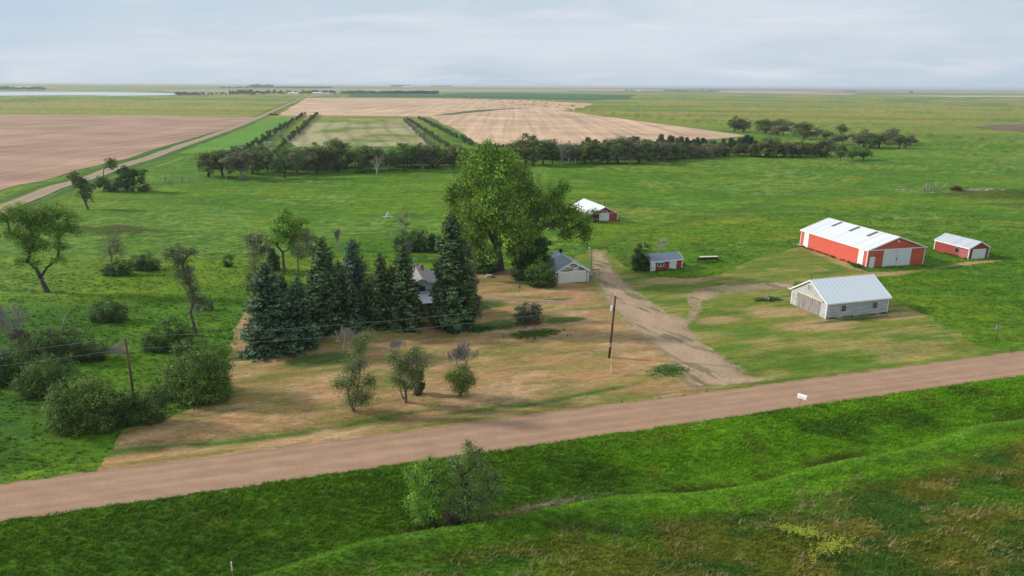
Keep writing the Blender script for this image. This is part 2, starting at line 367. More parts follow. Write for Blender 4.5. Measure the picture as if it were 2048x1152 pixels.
grid_sheet('stubble_field',F1,4,.12,TAN1,const([.40,.255,.175],.25,40,18),'brown tilled field left of the section road','field',(1.0,12))
F2=G2([(612,196.5),(760,196),(900,197.5),(1050,199),(1187,205.5),(1172,212),(1125,222),(1250,238.5),(1330,250),(1430,263),(1492,272.5),(1400,281),(1200,288),(1030,300),(968,292),(920,265),(876,240),(862,234),(780,232.5),(556,231.5)])
grid_sheet('harvested_field',F2,5,.2,TAN2,const([.56,.385,.25],.22,120,60),'pale tan harvested field in the middle distance','field',(4,60))
F3=G2([(632,243),(700,238.5),(806,239),(836,262),(860,292),(590,294),(578,280),(600,262)])
def haycol(x,y):
    c=np.zeros(x.shape+(3,))+np.array([.14,.20,.04]); t=sst(fbm(x/45,y/70,14,3),.33,.55); c=mixn(c,[.42,.35,.19],t*.85)
    w=np.abs(((x+y*.25+3*np.sin(y/40))/17)%1-.5); c=mixn(c,[.40,.27,.14],sst(fbm(x/30+4,y/40,15,3),.55,.7)*.6); return mixn(c,[.06,.13,.02],np.exp(-(w/.07)**2)*.7)
grid_sheet('hay_field',F3,3,.12,mat_attr('hay_stubble',[((.2,.05,1),1,.85,1.15)],1),haycol,'patchy mown hay strip between the shelterbelt rows','field',(4,25))
grid_sheet('meadow_strip',G2([(560,235),(592,236),(500,296),(470,306),(360,306),(400,290),(480,262),(520,243)]),3,.1,mat_attr('meadow_grass',[((.1,.1,1),1,.9,1.1)],1),const([.105,.245,.020],.15,30),'bright green meadow strip beside the section road','field',(2,20))
grid_sheet('meadow_strip',G2([(858,236),(872,242),(915,266),(975,298),(960,300),(905,275),(865,250),(846,238)]),3,.1,bpy.data.materials['meadow_grass'],const([.08,.22,.018],.15,30),'narrow green strip along the edge of the harvested field','field',(2,20))
grid_sheet('crop_field',G2([(700,187.3),(870,186.5),(1000,184.8),(1270,189),(1255,196),(1180,199.5),(1050,197),(900,195),(700,194)]),14,.6,bpy.data.materials['meadow_grass'],const([.035,.115,.03],.15,200),'dark green crop field beyond the harvested field','field',(10,90),aniso=2)
grid_sheet('waterway',G2([(868,231.5),(905,229.6),(950,225),(1000,220),(1060,216.5),(985,218.5),(935,222),(900,227)]),4,.45,bpy.data.materials['meadow_grass'],const([.10,.15,.045],.2,30),'grassy waterway curving through the harvested field','ground',(3,12))
grid_sheet('plowed_field',G2([(1945,250.5),(1990,247),(2060,244),(2200,246),(2200,262),(2048,259),(1990,256)]),4,.3,TAN1,const([.17,.14,.09],.15,40),'dark plowed patch at the right side','field',(3,30))
def strip(pts,c,name,label): grid_sheet(name,G2(pts),60,1.2,bpy.data.materials['meadow_grass'],const(c,.15,700),label,'field',(30,400),aniso=4)
strip([(1438,181.5),(1560,183),(1710,187),(1705,190),(1560,187),(1438,185)],[.42,.3,.24],'distant_field','pinkish distant field right of the tree clump')
strip([(1150,178),(1310,179),(1330,182),(1150,180.5)],[.45,.3,.24],'distant_field','thin pinkish distant field behind the lone farm')
strip([(330,181),(520,180.5),(640,182),(640,184.2),(330,184.2)],[.40,.28,.2],'distant_field','rusty distant field beyond the lake end')
strip([(1750,190.5),(2100,191),(2100,194),(1900,193.5)],[.45,.38,.25],'distant_field','pale straw distant strip at far right')
strip([(-200,172.5),(60,173.2),(115,176),(60,178),(-200,178)],[.42,.33,.28],'distant_field','pinkish distant field above the lake')
strip([(640,178.5),(900,179.5),(1140,181),(1140,183),(880,182.5),(640,180.5)],[.40,.33,.22],'distant_field','tan distant field before the horizon centre')
strip([(1180,176.2),(1500,177.2),(1800,181.5),(1500,179.4),(1180,177.6)],[.10,.16,.09],'distant_field','bluish green distant field along the right horizon')
LK=[(-700,184),(-200,183.6),(0,183.8),(120,184.3),(230,184.6),(348,187),(352,190),(330,191.2),(225,192.4),(210,191.6),(120,191.3),(0,192),(-200,192),(-700,192)]
wm,nt,b=newmat('lake_water'); b.inputs['Base Color'].default_value=(.5,.55,.57,1); b.inputs['Roughness'].default_value=.25; b.inputs['Specular IOR Level'].default_value=1
bump(nt,b,noise(nt,coords(nt,(.05,.05,.05)),1),.2,.2)
grid_sheet('lake_water',G2(LK),25,.8,wm,const([.5,.5,.5]),'pale lake near the horizon at left','lake',(12,150),aniso=2)
# ---- lawn and driveway
LAWN=G2([(188,943),(215,905),(252,858),(330,838),(400,812),(440,778),(458,745),(462,700),(470,655),(490,622),(520,618),(640,600),(780,590),(930,552),(940,545),(1100,535),(1170,505),(1180,500),(1212,500),(1235,520),(1270,545),(1300,552),(1380,558),(1440,550),(1500,520),(1560,505),(1600,492),(1640,497),(1730,545),(1850,538),(1930,524),(2010,518),(2000,524),(1900,535),(1800,552),(1700,560),(1590,566),(1585,580),(1790,600),(1830,620),(1900,655),(1958,688),(2010,699),(2060,701),(2060,716),(1850,738),(1700,755),(1500,775),(1390,788),(1250,808),(1024,848),(720,895),(400,933),(182,956)])
DRV=G2([(1380,776),(1368,745),(1325,705),(1275,665),(1222,612),(1200,575),(1188,545),(1184,505),(1206,505),(1222,540),(1245,560),(1280,592),(1330,625),(1375,640),(1385,620),(1378,598),(1390,584),(1440,572),(1520,568),(1586,565),(1586,576),(1500,581),(1440,590),(1400,605),(1398,625),(1372,655),(1400,683),(1440,712),(1490,745),(1540,757),(1500,765)])
def blob(x,y,px,py,rx,ry):
    g=G(px,py,0.0); dx=x-g[0]; dy=y-g[1]; a=dx*U[0]+dy*U[1]; c=dx*V[0]+dy*V[1]
    return np.exp(-(a/rx)**2-(c/ry)**2)
def lawncol(x,y):
    u=ru(x,y); v=rv(x,y); dd=sdf(DRV,x,y)
    right=sst(u-(46+.06*(v-67)),-4,4)
    st=fbm(u/9,v/.55,70,3); n=fbm(u/6,v/2.6,71,4); m=fbm(u/2.2,v/1.0,72,3)
    c=np.zeros(x.shape+(3,))+np.array([.39,.225,.10])
    c=mixn(c,[.30,.215,.07],sst(n,.42,.66)); c=mixn(c,[.44,.28,.145],sst(fbm(u/5+4,v/2,75,3),.5,.7)*.8)
    c=mixn(c,[.13,.15,.03],sst(fbm(u/7+3,v/2.2,73,4)*.7+st*.3,.50,.66)*.62)
    cr=np.zeros(x.shape+(3,))+np.array([.165,.19,.026]); cr=mixn(cr,[.085,.17,.016],sst(fbm(u/7,v/2.4,74,4),.44,.64)*.75)
    cr=mixn(cr,[.32,.245,.085],sst(fbm(u/7+9,v/2.8,76,4)*.8+st*.2,.5,.70)*.65)
    c=c*(1-right)[...,None]+cr*right[...,None]
    w=0
    for a in ((1640,650,9,3.2),(1560,625,8,3),(1790,632,7,2),(1720,552,15,1.6),(1930,527,13,1.0),(1700,530,3,8),(1655,510,3,5),(1350,560,9,3),(1440,640,5,2)):
        w=np.maximum(w,blob(x,y,*a))
    c=mixn(c,[.40,.26,.12],sst(w+.35*(n-.5),.3,.75)*.85)
    w=0
    for a in ((970,610,4,2.6),(1000,650,5,2),(1340,738,2.6,1.5),(1110,600,4,1.0),(1130,640,4,1.5),(500,715,3,1.2),(640,720,6,3),(1530,596,2.6,1),(1700,640,8,.7),(1180,548,2,2.2)):
        w=np.maximum(w,blob(x,y,*a))
    c=mixn(c,[.045,.105,.018],sst(w+.4*(n-.5),.25,.7)*.85)
    c=mixn(c,[.36,.255,.165],sst(1.3*fbm(x/1.2,y/1.6,92,3)-np.maximum(dd,0),-.1,.9)*.6)
    # rough green swale beside the road, and a green verge
    sw=np.exp(-((v-70.6-.5*np.sin(u/5))/.85)**2)*sst(fbm(u/5,v,78,2),.2,.5)*(1-sst(u,34,38)); c=mixn(c,[.05,.12,.014],sw*.9)
    sw=np.exp(-((v-67.6)/.5)**2)*sst(fbm(u/4+3,v,79,2),.35,.6); c=mixn(c,[.10,.14,.02],sw*.7)
    f2=fbm(u/1.1,v/.45,90,2); c=c*(.78+.44*st)[...,None]*(.86+.28*m)[...,None]*(.84+.32*f2)[...,None]
    # bare needles under the spruces
    w=0
    for a in ((620,640,10,3),(780,625,9,3)): w=np.maximum(w,blob(x,y,*a))
    return mixn(c,[.10,.065,.04],sst(w,.4,.8)*.8)
LAWNM=mat_attr('mown_lawn',[((.7,2,1),1.2,.80,1.18),((1.2,4,2),2.0,.74,1.25),((2,3,2),5,.85,1.15)],1,((1,1.5,1),3,.6,.12))
grid_sheet('lawn',LAWN,.32,.03,LAWNM,lawncol,'dry mown lawn around the farmstead, tan with green patches','lawn',(.7,1.6))
def drvcol(x,y):
    u=ru(x,y); v=rv(x,y)
    c=np.array([.43,.295,.19])*(1+.35*(fbm(x/2,y/4,81,4)-.5))[...,None]
    c=mixn(c,[.12,.125,.05],sst(fbm(x/1.5+y/3,y/3.5,83,4),.58,.72)*.75)
    c=mixn(c,[.30,.24,.105],np.clip(blob(x,y,1460,582,8,4)+blob(x,y,1385,615,3,5),0,1)*.6)
    c=mixn(c,[.27,.21,.10],sst(sdf(DRV,x,y),-2.2,.1)*.75*sst(fbm(x/1.0,y/1.3,93,3),.3,.6))
    return mixn(c,[.10,.12,.05],(fbm(x/.9+y/1.3,y/6,84,3)>.72)*.6)
grid_sheet('driveway',DRV,.25,.06,mat_attr('driveway_gravel',[((1,1,1),2.5,.85,1.12),((1,1,1),9,.85,1.12)],1,((1,1,1),5,.5,.06)),drvcol,'worn gravel driveway with grassy ruts leading to the garage','driveway',(.9,1.4))
grid_sheet('footpath',G2([(945,594.5),(1000,596),(1080,600),(1150,602),(1150,605),(1080,603.5),(1000,600),(945,598)]),.2,.06,bpy.data.materials['driveway_gravel'],const([.33,.225,.17],.3,2),'narrow worn dirt path from the house to the drive','path',(.2,1))
# ------------------------------------------------------------------ grass tufts (stuff)
def tufts(x,y,size,blades,seed,wide=.16,lean=.55,col=None):
    r=RS(seed); n=len(x); B=blades; z=hf(x,y)
    X=np.repeat(x,B)+r.normal(0,.22,n*B)*np.repeat(size,B); Y=np.repeat(y,B)+r.normal(0,.22,n*B)*np.repeat(size,B); Z=np.repeat(z,B)-.03
    S=np.repeat(size,B)*r.uniform(.6,1.25,n*B)
    a=r.uniform(0,2*math.pi,n*B); w=S*wide; ln=r.uniform(.15,1,n*B)*lean*S
    wd=r.normal(.35,.9,n*B)
    tx=np.cos(a)*ln+.22*S; ty=np.sin(a)*ln; tz=S*r.uniform(.55,1,n*B)*.8
    px=-np.sin(a)*w; py=np.cos(a)*w
    v=np.empty((n*B,3,3)); v[:,0]=np.stack([X-px,Y-py,Z],1); v[:,1]=np.stack([X+px,Y+py,Z],1); v[:,2]=np.stack([X+tx,Y+ty,Z+tz],1)
    f=np.arange(n*B*3).reshape(-1,3)
    c=np.repeat(gcol(x,y) if col is None else col,B,axis=0)*r.uniform(.85,1.5,(n*B,1)); c=np.repeat(c,3,axis=0)
    return v.reshape(-1,3),f,c
GRASSM=mat_leaf('grass_blades',.3)
def scatter(n,u0,u1,v0,v1,seed):
    r=RS(seed); u=r.uniform(u0,u1,n); v=r.uniform(v0,v1,n); return u*U[0]+v*V[0],u*U[1]+v*V[1]
KEEP=lambda x,y:(sdf(LAWN,x,y)>-.15-.5*vnoise(x/1.3,y/1.3,8))&(sdf(DRV,x,y)>.2)
x,y=scatter(92000,-48,92,30,60.35,1)
m=(y>36)&(np.abs(x)<y*.86+4); x,y=x[m],y[m]; sz=.34+.28*fbm(x/4,y/4,3,2)+.1*sst(rv(x,y),50,58)
v,f,c=tufts(x,y,sz*.66,6,2,.13,.6,gcol(x,y)*1.18)
tag(link('tall_grass',npmesh('tall_grass',v,f,c),GRASSM),'tall lush green grass filling the roadside ditch and near pasture','grass',kind='stuff')
x,y=scatter(6500,-48,92,28,47,4); m=(y>36)&(np.abs(x)<y*.86+4)&(fbm(x/3.4+9,y/2.2,45,3)>.50); x,y=x[m],y[m]
v,f,c=tufts(x,y,RS(1).uniform(.35,.65,len(x)),7,5,.06,.8,np.tile([.32,.25,.12],(len(x),1)))
tag(link('dry_grass',npmesh('dry_grass',v,f,c),GRASSM),'tufts of straw coloured dead grass in the near pasture','grass',kind='stuff')
x,y=scatter(110000,-190,190,66.9,175,6); m=(np.abs(x)<y*.84+4)&KEEP(x,y); 
x,y=x[m],y[m]; pr=np.clip((172-rv(x,y))/75,0,1)*(.35+.65*sst(fbm(x/9,y/3,88,3),.38,.6)); m=RS(3).rand(len(x))<pr; x,y=x[m],y[m]
v,f,c=tufts(x,y,.27+.0015*(rv(x,y)-67)+.12*fbm(x/5,y/5,3,2),6,7,.22,1.1,gcol(x,y)*1.15)
tag(link('pasture_grass',npmesh('pasture_grass',v,f,c),GRASSM),'wind blown pasture grass around the farmyard','grass',kind='stuff')
# weeds in the swale and beds
def weeds(name,px,py,rx,ry,n,size,col,label,seed):
    g=G(px,py); r=RS(seed); a=r.normal(0,.5,n)*rx; b=r.normal(0,.5,n)*ry; x=g[0]+a*U[0]+b*V[0]; y=g[1]+a*U[1]+b*V[1]
    v,f,c=tufts(x,y,r.uniform(.6,1.2,n)*size,7,seed+1,.16,.7,np.tile(col,(n,1))*r.uniform(.7,1.3,(n,1)))
    tag(link(name,npmesh(name,v,f,c),GRASSM),label,'weeds',kind='stuff')
# ================================================================== PLANTS
def leafquads(c,s,nrm,r,asp=.6):
    """rhombus leaves at c (N,3), half length s, facing nrm"""
    n=len(c); nrm=nrm/(np.linalg.norm(nrm,axis=1,keepdims=True)+1e-9)
    t=np.cross(nrm,r.normal(size=(n,3))); t/=np.linalg.norm(t,axis=1,keepdims=True)+1e-9; b=np.cross(nrm,t)
    s=s[:,None]; v=np.stack([c+t*s,c+b*s*asp,c-t*s*.8,c-b*s*asp],1).reshape(-1,3)
    return v,np.arange(4*n).reshape(-1,4)
LB_=1.75
def crown_mesh(name,lobes,n,ls,cr,col,seed,col2=None,hollow=.45,flat=.75,mixamt=.35,droop=0,sides=.5):
    r=RS(seed); L=np.array([(l[0],l[1],l[2],l[3],l[4] if len(l)>4 else l[3]*.9,l[5] if len(l)>5 else l[3]*.85) for l in lobes],float)
    wt=(L[:,3]*L[:,4]*L[:,5])**(.62); wt/=wt.sum(); V_=[];Fs=[];Cs=[]; off=0
    k=max(3,int(n/26)); li=r.choice(len(L),k,p=wt); d=r.normal(size=(k,3)); d/=np.linalg.norm(d,axis=1,keepdims=True)
    rad=(hollow+(1-hollow)*r.rand(k)**.6)*(1+.18*r.normal(size=k)*.6)
    cc=L[li,:3]+d*L[li,3:6]*rad[:,None]
    csz=cr*r.uniform(.55,1.35,k); cn=np.maximum(4,(26*(csz/cr)**1.5).astype(int)); ci=np.repeat(np.arange(k),cn); m=len(ci)
    g=r.normal(size=(m,3)); g/=np.linalg.norm(g,axis=1,keepdims=True); g*=r.rand(m,1)**.45*1.15
    p=cc[ci]+g*csz[ci][:,None]*np.array([1,1,flat]); p[:,2]-=droop*(g[:,0]**2+g[:,1]**2)*csz[ci]
    p[:,2]=np.maximum(p[:,2],.08)
    out=d[ci]*.5+g*.9+np.array([0,0,.45])+r.normal(size=(m,3))*sides
    s=ls*r.uniform(.55,1.25,m); v,f=leafquads(p,s,out,r)
    base=np.array(col); c2=np.array(col2 if col2 is not None else col)
    tc=np.clip(r.normal(.5,.35,k),0,1)[:,None]; cl=(base*(1-tc)+c2*tc)*LB_*np.exp(r.normal(0,mixamt*.7,(k,1)))
    c=cl[ci]*np.exp(r.normal(0,.17,(m,1))); c=np.repeat(c,4,axis=0)
    return npmesh(name,v,f,c),cc
def bez(a,b,c,n): 
    t=np.linspace(0,1,n)[:,None]; return (1-t)**2*a+2*t*(1-t)*b+t*t*c
def limbs(mb,lobes,tr,split,seed,sub=4,top=None,lean=(0,0),cluster=None,twig=.04,forks=None):
    r=RS(seed); s=np.array([lean[0],lean[1],split],float)
    pts=[(0,0,-.3),(0,0,0),(lean[0]*.45+r.normal(0,.03*split),lean[1]*.45,split*.5),tuple(s)]
    mb.tube(pts,[tr*1.5,tr*1.25,tr,tr*.86],8)
    C3=[np.array(l[:3],float) for l in lobes]; order=sorted(range(len(lobes)),key=lambda i:np.linalg.norm(C3[i]-s))
    nd=[s]; par=[-1]; dep=[0.0]; own=[-1]
    for i in order:
        c=C3[i]; cost=[np.linalg.norm(c-q)+.45*d+(2.0 if q[2]>c[2]+.3*lobes[i][3] else 0) for q,d in zip(nd,dep)]; k=int(np.argmin(cost)); q=nd[k]; L=np.linalg.norm(c-q)
        mid=(q+c)/2+np.array([0,0,.10*L])+r.normal(0,.06,3)*L
        nd.append(mid); par.append(k); dep.append(dep[k]+L/2); own.append(-1)
        nd.append(c); par.append(len(nd)-2); dep.append(dep[-1]+L/2); own.append(i)
    cnt=[1 if o>=0 else 0 for o in own]
    for k in range(len(nd)-1,0,-1): cnt[par[k]]+=cnt[k]
    rr=[tr*.86*(max(c,1)/max(cnt[0],1))**.42 for c in cnt]
    for k in range(1,len(nd)):
        a=nd[par[k]]; e=nd[k]; m=(a+e)/2+r.normal(0,.04,3)*np.linalg.norm(e-a); mb.tube(bez(a,m,e,4),np.linspace(min(rr[par[k]],rr[k]*1.35),max(rr[k],twig),4),6)
        if own[k]>=0:
            l=lobes[own[k]]
            for q in range(sub):
                d=r.normal(size=3); d[2]=d[2]*.6+.3; d/=np.linalg.norm(d); st=a+(e-a)*r.uniform(.3,1); e2=e+d*np.array([l[3],l[4] if len(l)>4 else l[3],l[5] if len(l)>5 else l[3]])*r.uniform(.6,1.0)
                mb.tube(bez(st,(st+e2)/2+r.normal(0,.07,3)*np.linalg.norm(e2-st),e2,4),np.linspace(max(rr[k]*.5,twig),twig*.45,4),4)
def twigs(mb,p,d,L,rad,depth,r,spread=.6,up=.1,nb=3,mn=.012):
    d=np.array(d,float); d/=np.linalg.norm(d); q=[np.array(p,float)]
    for k in range(3):
        d2=d+r.normal(0,.12,3); q.append(q[-1]+d2*L/3)
    mb.tube(q,np.linspace(rad,max(mn,rad*.5),4),4 if depth<3 else 5,False)
    if depth<=0: return
    for k in range(nb):
        t=r.uniform(.35,1); a=q[1+int(t*2.01)] if t>.5 else q[1]; nd=d+r.normal(0,spread,3)+np.array([0,0,up]); twigs(mb,a,nd,L*r.uniform(.5,.78),max(mn,rad*.55),depth-1,r,spread,up,nb,mn)
def mkplant(name,loc,trunk,crown,label,cat,group=None,rz=0,tm=None,cm=None,cname='crown',extra=None):
    e=empty(name,loc,rz,label,cat,group)
    if trunk is not None: link('trunk' if cname=='crown' else 'stem',trunk,tm or BARK,e)
    if crown is not None: link(cname,crown,cm or LEAF,e)
    if extra is not None: link('dead_branch',extra,DEADW,e)
    return e
def pxl(base,lobes,Yoff=0):
    """outline lobes given as (px, py, radius px, height ratio, depth offset m) -> metres from the base"""
    out=[]
    for l in lobes:
        px,py,rp=l[:3]; q=l[3] if len(l)>3 else .85; dy=l[4] if len(l)>4 else 0
        p=at_depth(px,py,base[1]+dy); t=(base[1]+dy)/ray(px,py)[1]; R=rp*t/FPX
        d=p-base; out.append((d[0],d[1],d[2],R,R*.9,R*q))
    return out
def outline_tree(name,bx,by,lobes,n,ls,cr,col,label,cat='tree',col2=None,seed=0,tr=.3,split=None,lean=(0,0),sub=5,group=None,tm=None,dead=None,deadmat=None,stems=1,**k):
    b=G(bx,by); L=pxl(b,lobes); mb=MB(); 
    sp=split if split is not None else max(.4,min(l[2]-l[5] for l in L)*.9)
    limbs(mb,L,tr,sp,seed,sub,lean=lean,forks=True)
    for s in range(1,stems):
        r=RS(seed+s); P=bez(np.array([r.normal(0,.5),r.normal(0,.4),-.2]),np.array([r.normal(0,.7),0,sp]),np.array(L[s%len(L)][:3]),6); mb.tube(P,np.linspace(tr*.7,tr*.2,6),6)
    cm,_=crown_mesh('crown',L,n,ls,cr,col,seed,col2,**k)
    ex=None
    if dead:
        D=pxl(b,dead); dm=MB(); r=RS(seed+50)
        for l in D:
            for q in range(7):
                s0=np.array(l[:3])-np.array([r.normal(0,.2)*l[3],0,l[5]*1.0]); twigs(dm,s0,(r.normal(0,.3),r.normal(0,.3),1),l[5]*1.0,.035,4,r,.38,.35,3,.013)
        ex=dm.mesh('dead_branch')
    return mkplant(name,b,mb.mesh('trunk',True),cm,label,cat,group,tm=tm,extra=ex)
def bush(bx,by,lobes,n,ls,cr,col,label,seed,col2=None,name='shrub',cat='shrub',group=None,**k):
    b=G(bx,by); L=pxl(b,lobes); L=L+[(l[0]*.97,l[1]-.1*l[3],max(.3,.42*l[2]),l[3]*.92,l[4]*.92,max(.5,l[2]*.45)) for l in L if l[2]>.9]; mb=MB(); r=RS(seed)
    for l in L:
        for q in range(5):
            e=np.array(l[:3])+r.normal(0,.45,3)*l[3]; s=np.array([l[0]+r.normal(0,.2),l[1]+r.normal(0,.2),-.2]); mb.tube(bez(s,(s+e)/2+r.normal(0,.15,3),e,5),np.linspace(.07,.02,5),5)
    cm,_=crown_mesh('foliage',L,n,ls,cr*1.25,np.array(col)*.72,seed,np.array(col2)*.95 if col2 is not None else None,hollow=k.pop('hollow',.72),mixamt=k.pop('mixamt',.5),sides=.28,**k)
    return mkplant(name,b,mb.mesh('stem',True),cm,label,cat,group,cname='foliage',cm=SHRUBLEAF)
# ---- conifers
def spruce_mesh(H,R,seed,col,col2,dens=1.0,ls=.23,z0=.25,pw=.75,twist=.16):
    r=RS(seed); P=[];Nn=[];S=[];Cc=[]; mb=MB(); mb.tube([(0,0,-.3),(0,0,H*.5),(0,0,H*.985)],[H*.018,H*.012,.03],7)
    z=z0; base=np.array(col); c2=np.array(col2)
    lob=1+.16*np.sin(np.arange(64)/64*2*np.pi*3+r.rand()*6)+.12*np.sin(np.arange(64)/64*2*np.pi*5+r.rand()*6)
    while z<H*.985:
        t=z/H; rr=1.24*R*(1-t)**(pw*.78)*(.92+.16*math.sin(z*1.9+seed))*(.6+.4*min(1,t/.07+.35))
        nb=int(10+16*rr/R); a0=r.rand()*6
        for k in range(nb):
            a=a0+k*2*math.pi/nb+r.normal(0,.2); L=rr*r.uniform(.84,1.06)*lob[int((a%(2*math.pi))/(2*math.pi)*64)%64]+.12
            m=max(3,int(L*10*dens)); s=r.rand(m)**.7*r.uniform(.9,1.02)
            dr=-.18*L*s+ .30*L*s*s*(.2+t*1.0)
            w=.22*L*(s*(1.1-s)*1.7+.10)*r.normal(0,.75,m)
            x=np.cos(a)*L*s-np.sin(a)*w; y=np.sin(a)*L*s+np.cos(a)*w; zz=z+dr+r.normal(0,.07,m)+r.normal(0,.13)
            P.append(np.stack([x,y,zz],1)); nn=np.stack([np.cos(a)*.5+r.normal(0,.5,m),np.sin(a)*.5+r.normal(0,.5,m),.9+r.normal(0,.4,m)],1); Nn.append(nn)
            S.append(.95*ls*(.7+.6*r.rand(m))*(.7+.5*(1-t))); q=np.clip(r.normal(.5,.4),0,1); cc=(base*(1-q)+c2*q)*1.75*math.exp(r.normal(0,.3)); Cc.append(cc[None]*np.exp(r.normal(0,.16,(m,1)))*(.62+.72*s[:,None]**3))  # light bough tips; inner needles darkened in colour, painting the crown's inner shade
        z+=.30+.10*r.rand()+.12*(1-t)
    P=np.vstack(P);Nn=np.vstack(Nn);S=np.concatenate(S);Cc=np.vstack(Cc); v,f=leafquads(P,S,Nn,r,.5)
    return mb.mesh('trunk',True),npmesh('crown',v,f,np.repeat(Cc,4,axis=0))
def spruce(bx,by,topy,rpx,seed,col,col2,label,name='spruce_tree',**k):
    b=G(bx,by); p=at_depth(bx,topy,b[1]); H=p[2]-b[2]; t=b[1]/ray(bx,(by+topy)/2)[1]; tm,cm=spruce_mesh(H,rpx*t/FPX,seed,col,col2,**k)
    return mkplant(name,b,tm,cm,label,'spruce',tm=DKBARK,cm=NEEDLE)
BL=((.030,.060,.030),(.052,.090,.044)); GR=((.034,.062,.022),(.060,.094,.032)); OL=((.032,.055,.020),(.06,.08,.028))
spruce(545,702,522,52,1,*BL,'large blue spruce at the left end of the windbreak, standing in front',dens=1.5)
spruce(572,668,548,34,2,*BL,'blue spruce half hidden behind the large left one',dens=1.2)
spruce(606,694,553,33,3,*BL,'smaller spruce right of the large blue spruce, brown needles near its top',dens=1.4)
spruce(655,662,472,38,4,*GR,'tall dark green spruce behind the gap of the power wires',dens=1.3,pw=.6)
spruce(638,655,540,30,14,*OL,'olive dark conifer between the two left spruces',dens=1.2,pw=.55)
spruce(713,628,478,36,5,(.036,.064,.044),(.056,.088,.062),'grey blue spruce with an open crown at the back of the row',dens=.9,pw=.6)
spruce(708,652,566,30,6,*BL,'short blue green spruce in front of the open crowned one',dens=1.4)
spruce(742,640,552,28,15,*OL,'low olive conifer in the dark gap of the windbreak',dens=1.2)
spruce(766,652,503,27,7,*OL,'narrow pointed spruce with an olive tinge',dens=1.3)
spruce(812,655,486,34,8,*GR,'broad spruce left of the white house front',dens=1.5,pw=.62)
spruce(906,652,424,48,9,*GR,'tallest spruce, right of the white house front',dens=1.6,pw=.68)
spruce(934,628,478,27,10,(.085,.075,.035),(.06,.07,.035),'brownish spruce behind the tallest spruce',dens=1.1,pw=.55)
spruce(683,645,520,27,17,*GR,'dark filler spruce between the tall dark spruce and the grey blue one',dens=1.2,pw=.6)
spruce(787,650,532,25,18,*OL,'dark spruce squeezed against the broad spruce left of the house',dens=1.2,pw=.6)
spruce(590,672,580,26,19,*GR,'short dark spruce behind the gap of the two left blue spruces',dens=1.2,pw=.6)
# ---- large cottonwood
CW=[(955,330,42,.9,-2),(998,322,40,.85,0),(930,372,36,.8,0),(985,375,55,.9,-4),(1035,355,38,.8,1),(915,425,28,.9,1),(955,430,42,.9,-4),(1010,425,45,.9,-6),(1058,400,38,.9,0),(1075,430,30,.9,2),
    (935,478,24,1.1,0),(925,462,20,.9,0),(1030,470,36,1.1,-6),(1065,462,26,1,-4),(1115,378,21,.9,0),(1108,408,28,.85,-1),(1140,425,26,.8,0),(1163,442,22,1.1,-1),(1110,446,20,.7,1),(1172,466,13,1.3,-1),(1130,462,14,1.1,0),
    (900,395,16,.8,0),(1030,500,16,1.0,-3),(962,503,14,1.1,-2),(985,498,16,1.1,-5),(950,480,22,1.1,-3),(975,295,22,.7,0)]
b=G(1000,541); L=pxl(b,CW); mb=MB(); r=RS(3)
def wp(px,py,dy=0): return at_depth(px,py,b[1]+dy)-b
mb.tube([(0,0,-.4),(0,0,.2),wp(997,510),wp(992,485)],[1.25,.95,.8,.72],10)
mb.tube([wp(994,495),wp(975,460),wp(955,425),wp(940,380),wp(930,350)],[.55,.45,.34,.22,.1],8)
mb.tube([wp(992,490),wp(990,440,-1),wp(985,390,-2),wp(985,330,-1)],[.6,.45,.3,.1],8)
mb.tube([wp(996,500),wp(1015,450,1),wp(1035,400,1),wp(1040,350,1)],[.5,.4,.25,.1],8)
b2=wp(1040,527,1.5)
mb.tube([b2-np.array([0,0,1.2]),b2,wp(1052,500,1),wp(1066,475),wp(1085,455),wp(1108,445),wp(1140,440),wp(1160,448)],[.85,.75,.62,.55,.48,.38,.22,.1],9)
mb.tube([wp(1066,475),wp(1075,440),wp(1095,405),wp(1115,375)],[.4,.32,.2,.08],8)
mb.tube([wp(1048,505,1),wp(1052,470,1),wp(1060,430,1),wp(1062,395,1)],[.45,.35,.25,.1],8)
for l in L:
    c=np.array(l[:3])
    for q in range(6):
        d=r.normal(size=3); d/=np.linalg.norm(d); e=c+d*l[3]*.85; mb.tube(bez(c-np.array([c[0]*.12,0,l[3]*.8]),c,e,5),np.linspace(.13,.03,5),4)
cm,_=crown_mesh('crown',L,52000,.25,1.15,(.066,.125,.018),5,(.115,.185,.026),hollow=.35,droop=.25,mixamt=.5)
mkplant('cottonwood_tree',b,mb.mesh('trunk',True),cm,'huge bright green cottonwood towering over the farmyard','tree')
# trees and shrubs under it
DG=((.022,.055,.014),(.040,.085,.018))
outline_tree('shade_tree',1058,556,[(1060,500,26,1.1),(1078,515,26,1),(1040,520,20,1),(1085,490,18,1),(1092,530,16,1)],9000,.2,.6,DG[0],'dark green tree under the right limb of the cottonwood',col2=DG[1],seed=21,tr=.2)
bush(1080,572,[(1068,552,18,1),(1085,545,24,1.15),(1100,556,15,1)],9000,.15,.4,(.03,.07,.014),'dense dark bush touching the left side of the peeling garage',22,(.07,.11,.02))
bush(1040,560,[(1035,545,14,1),(1045,550,12,1)],2500,.15,.4,DG[0],'small dark shrub at the foot of the cottonwood',23,DG[1])
bush(960,545,[(950,530,16,.9),(972,527,16,.9),(985,535,10,.9)],4500,.17,.45,DG[0],'dark shrub row left of the cottonwood trunk',24,DG[1])
bush(838,502,[(808,480,16,1),(828,476,18,.9),(850,478,20,1),(872,482,14,.9),(795,486,10,1)],9000,.18,.5,DG[0],'dark clipped looking hedge behind the house',25,DG[1],name='hedge',cat='hedge')
bush(940,505,[(925,492,14,.8),(945,490,15,.8),(965,494,14,.8)],3500,.18,.5,DG[0],'dark shrubs behind the tallest spruce top',26,DG[1])
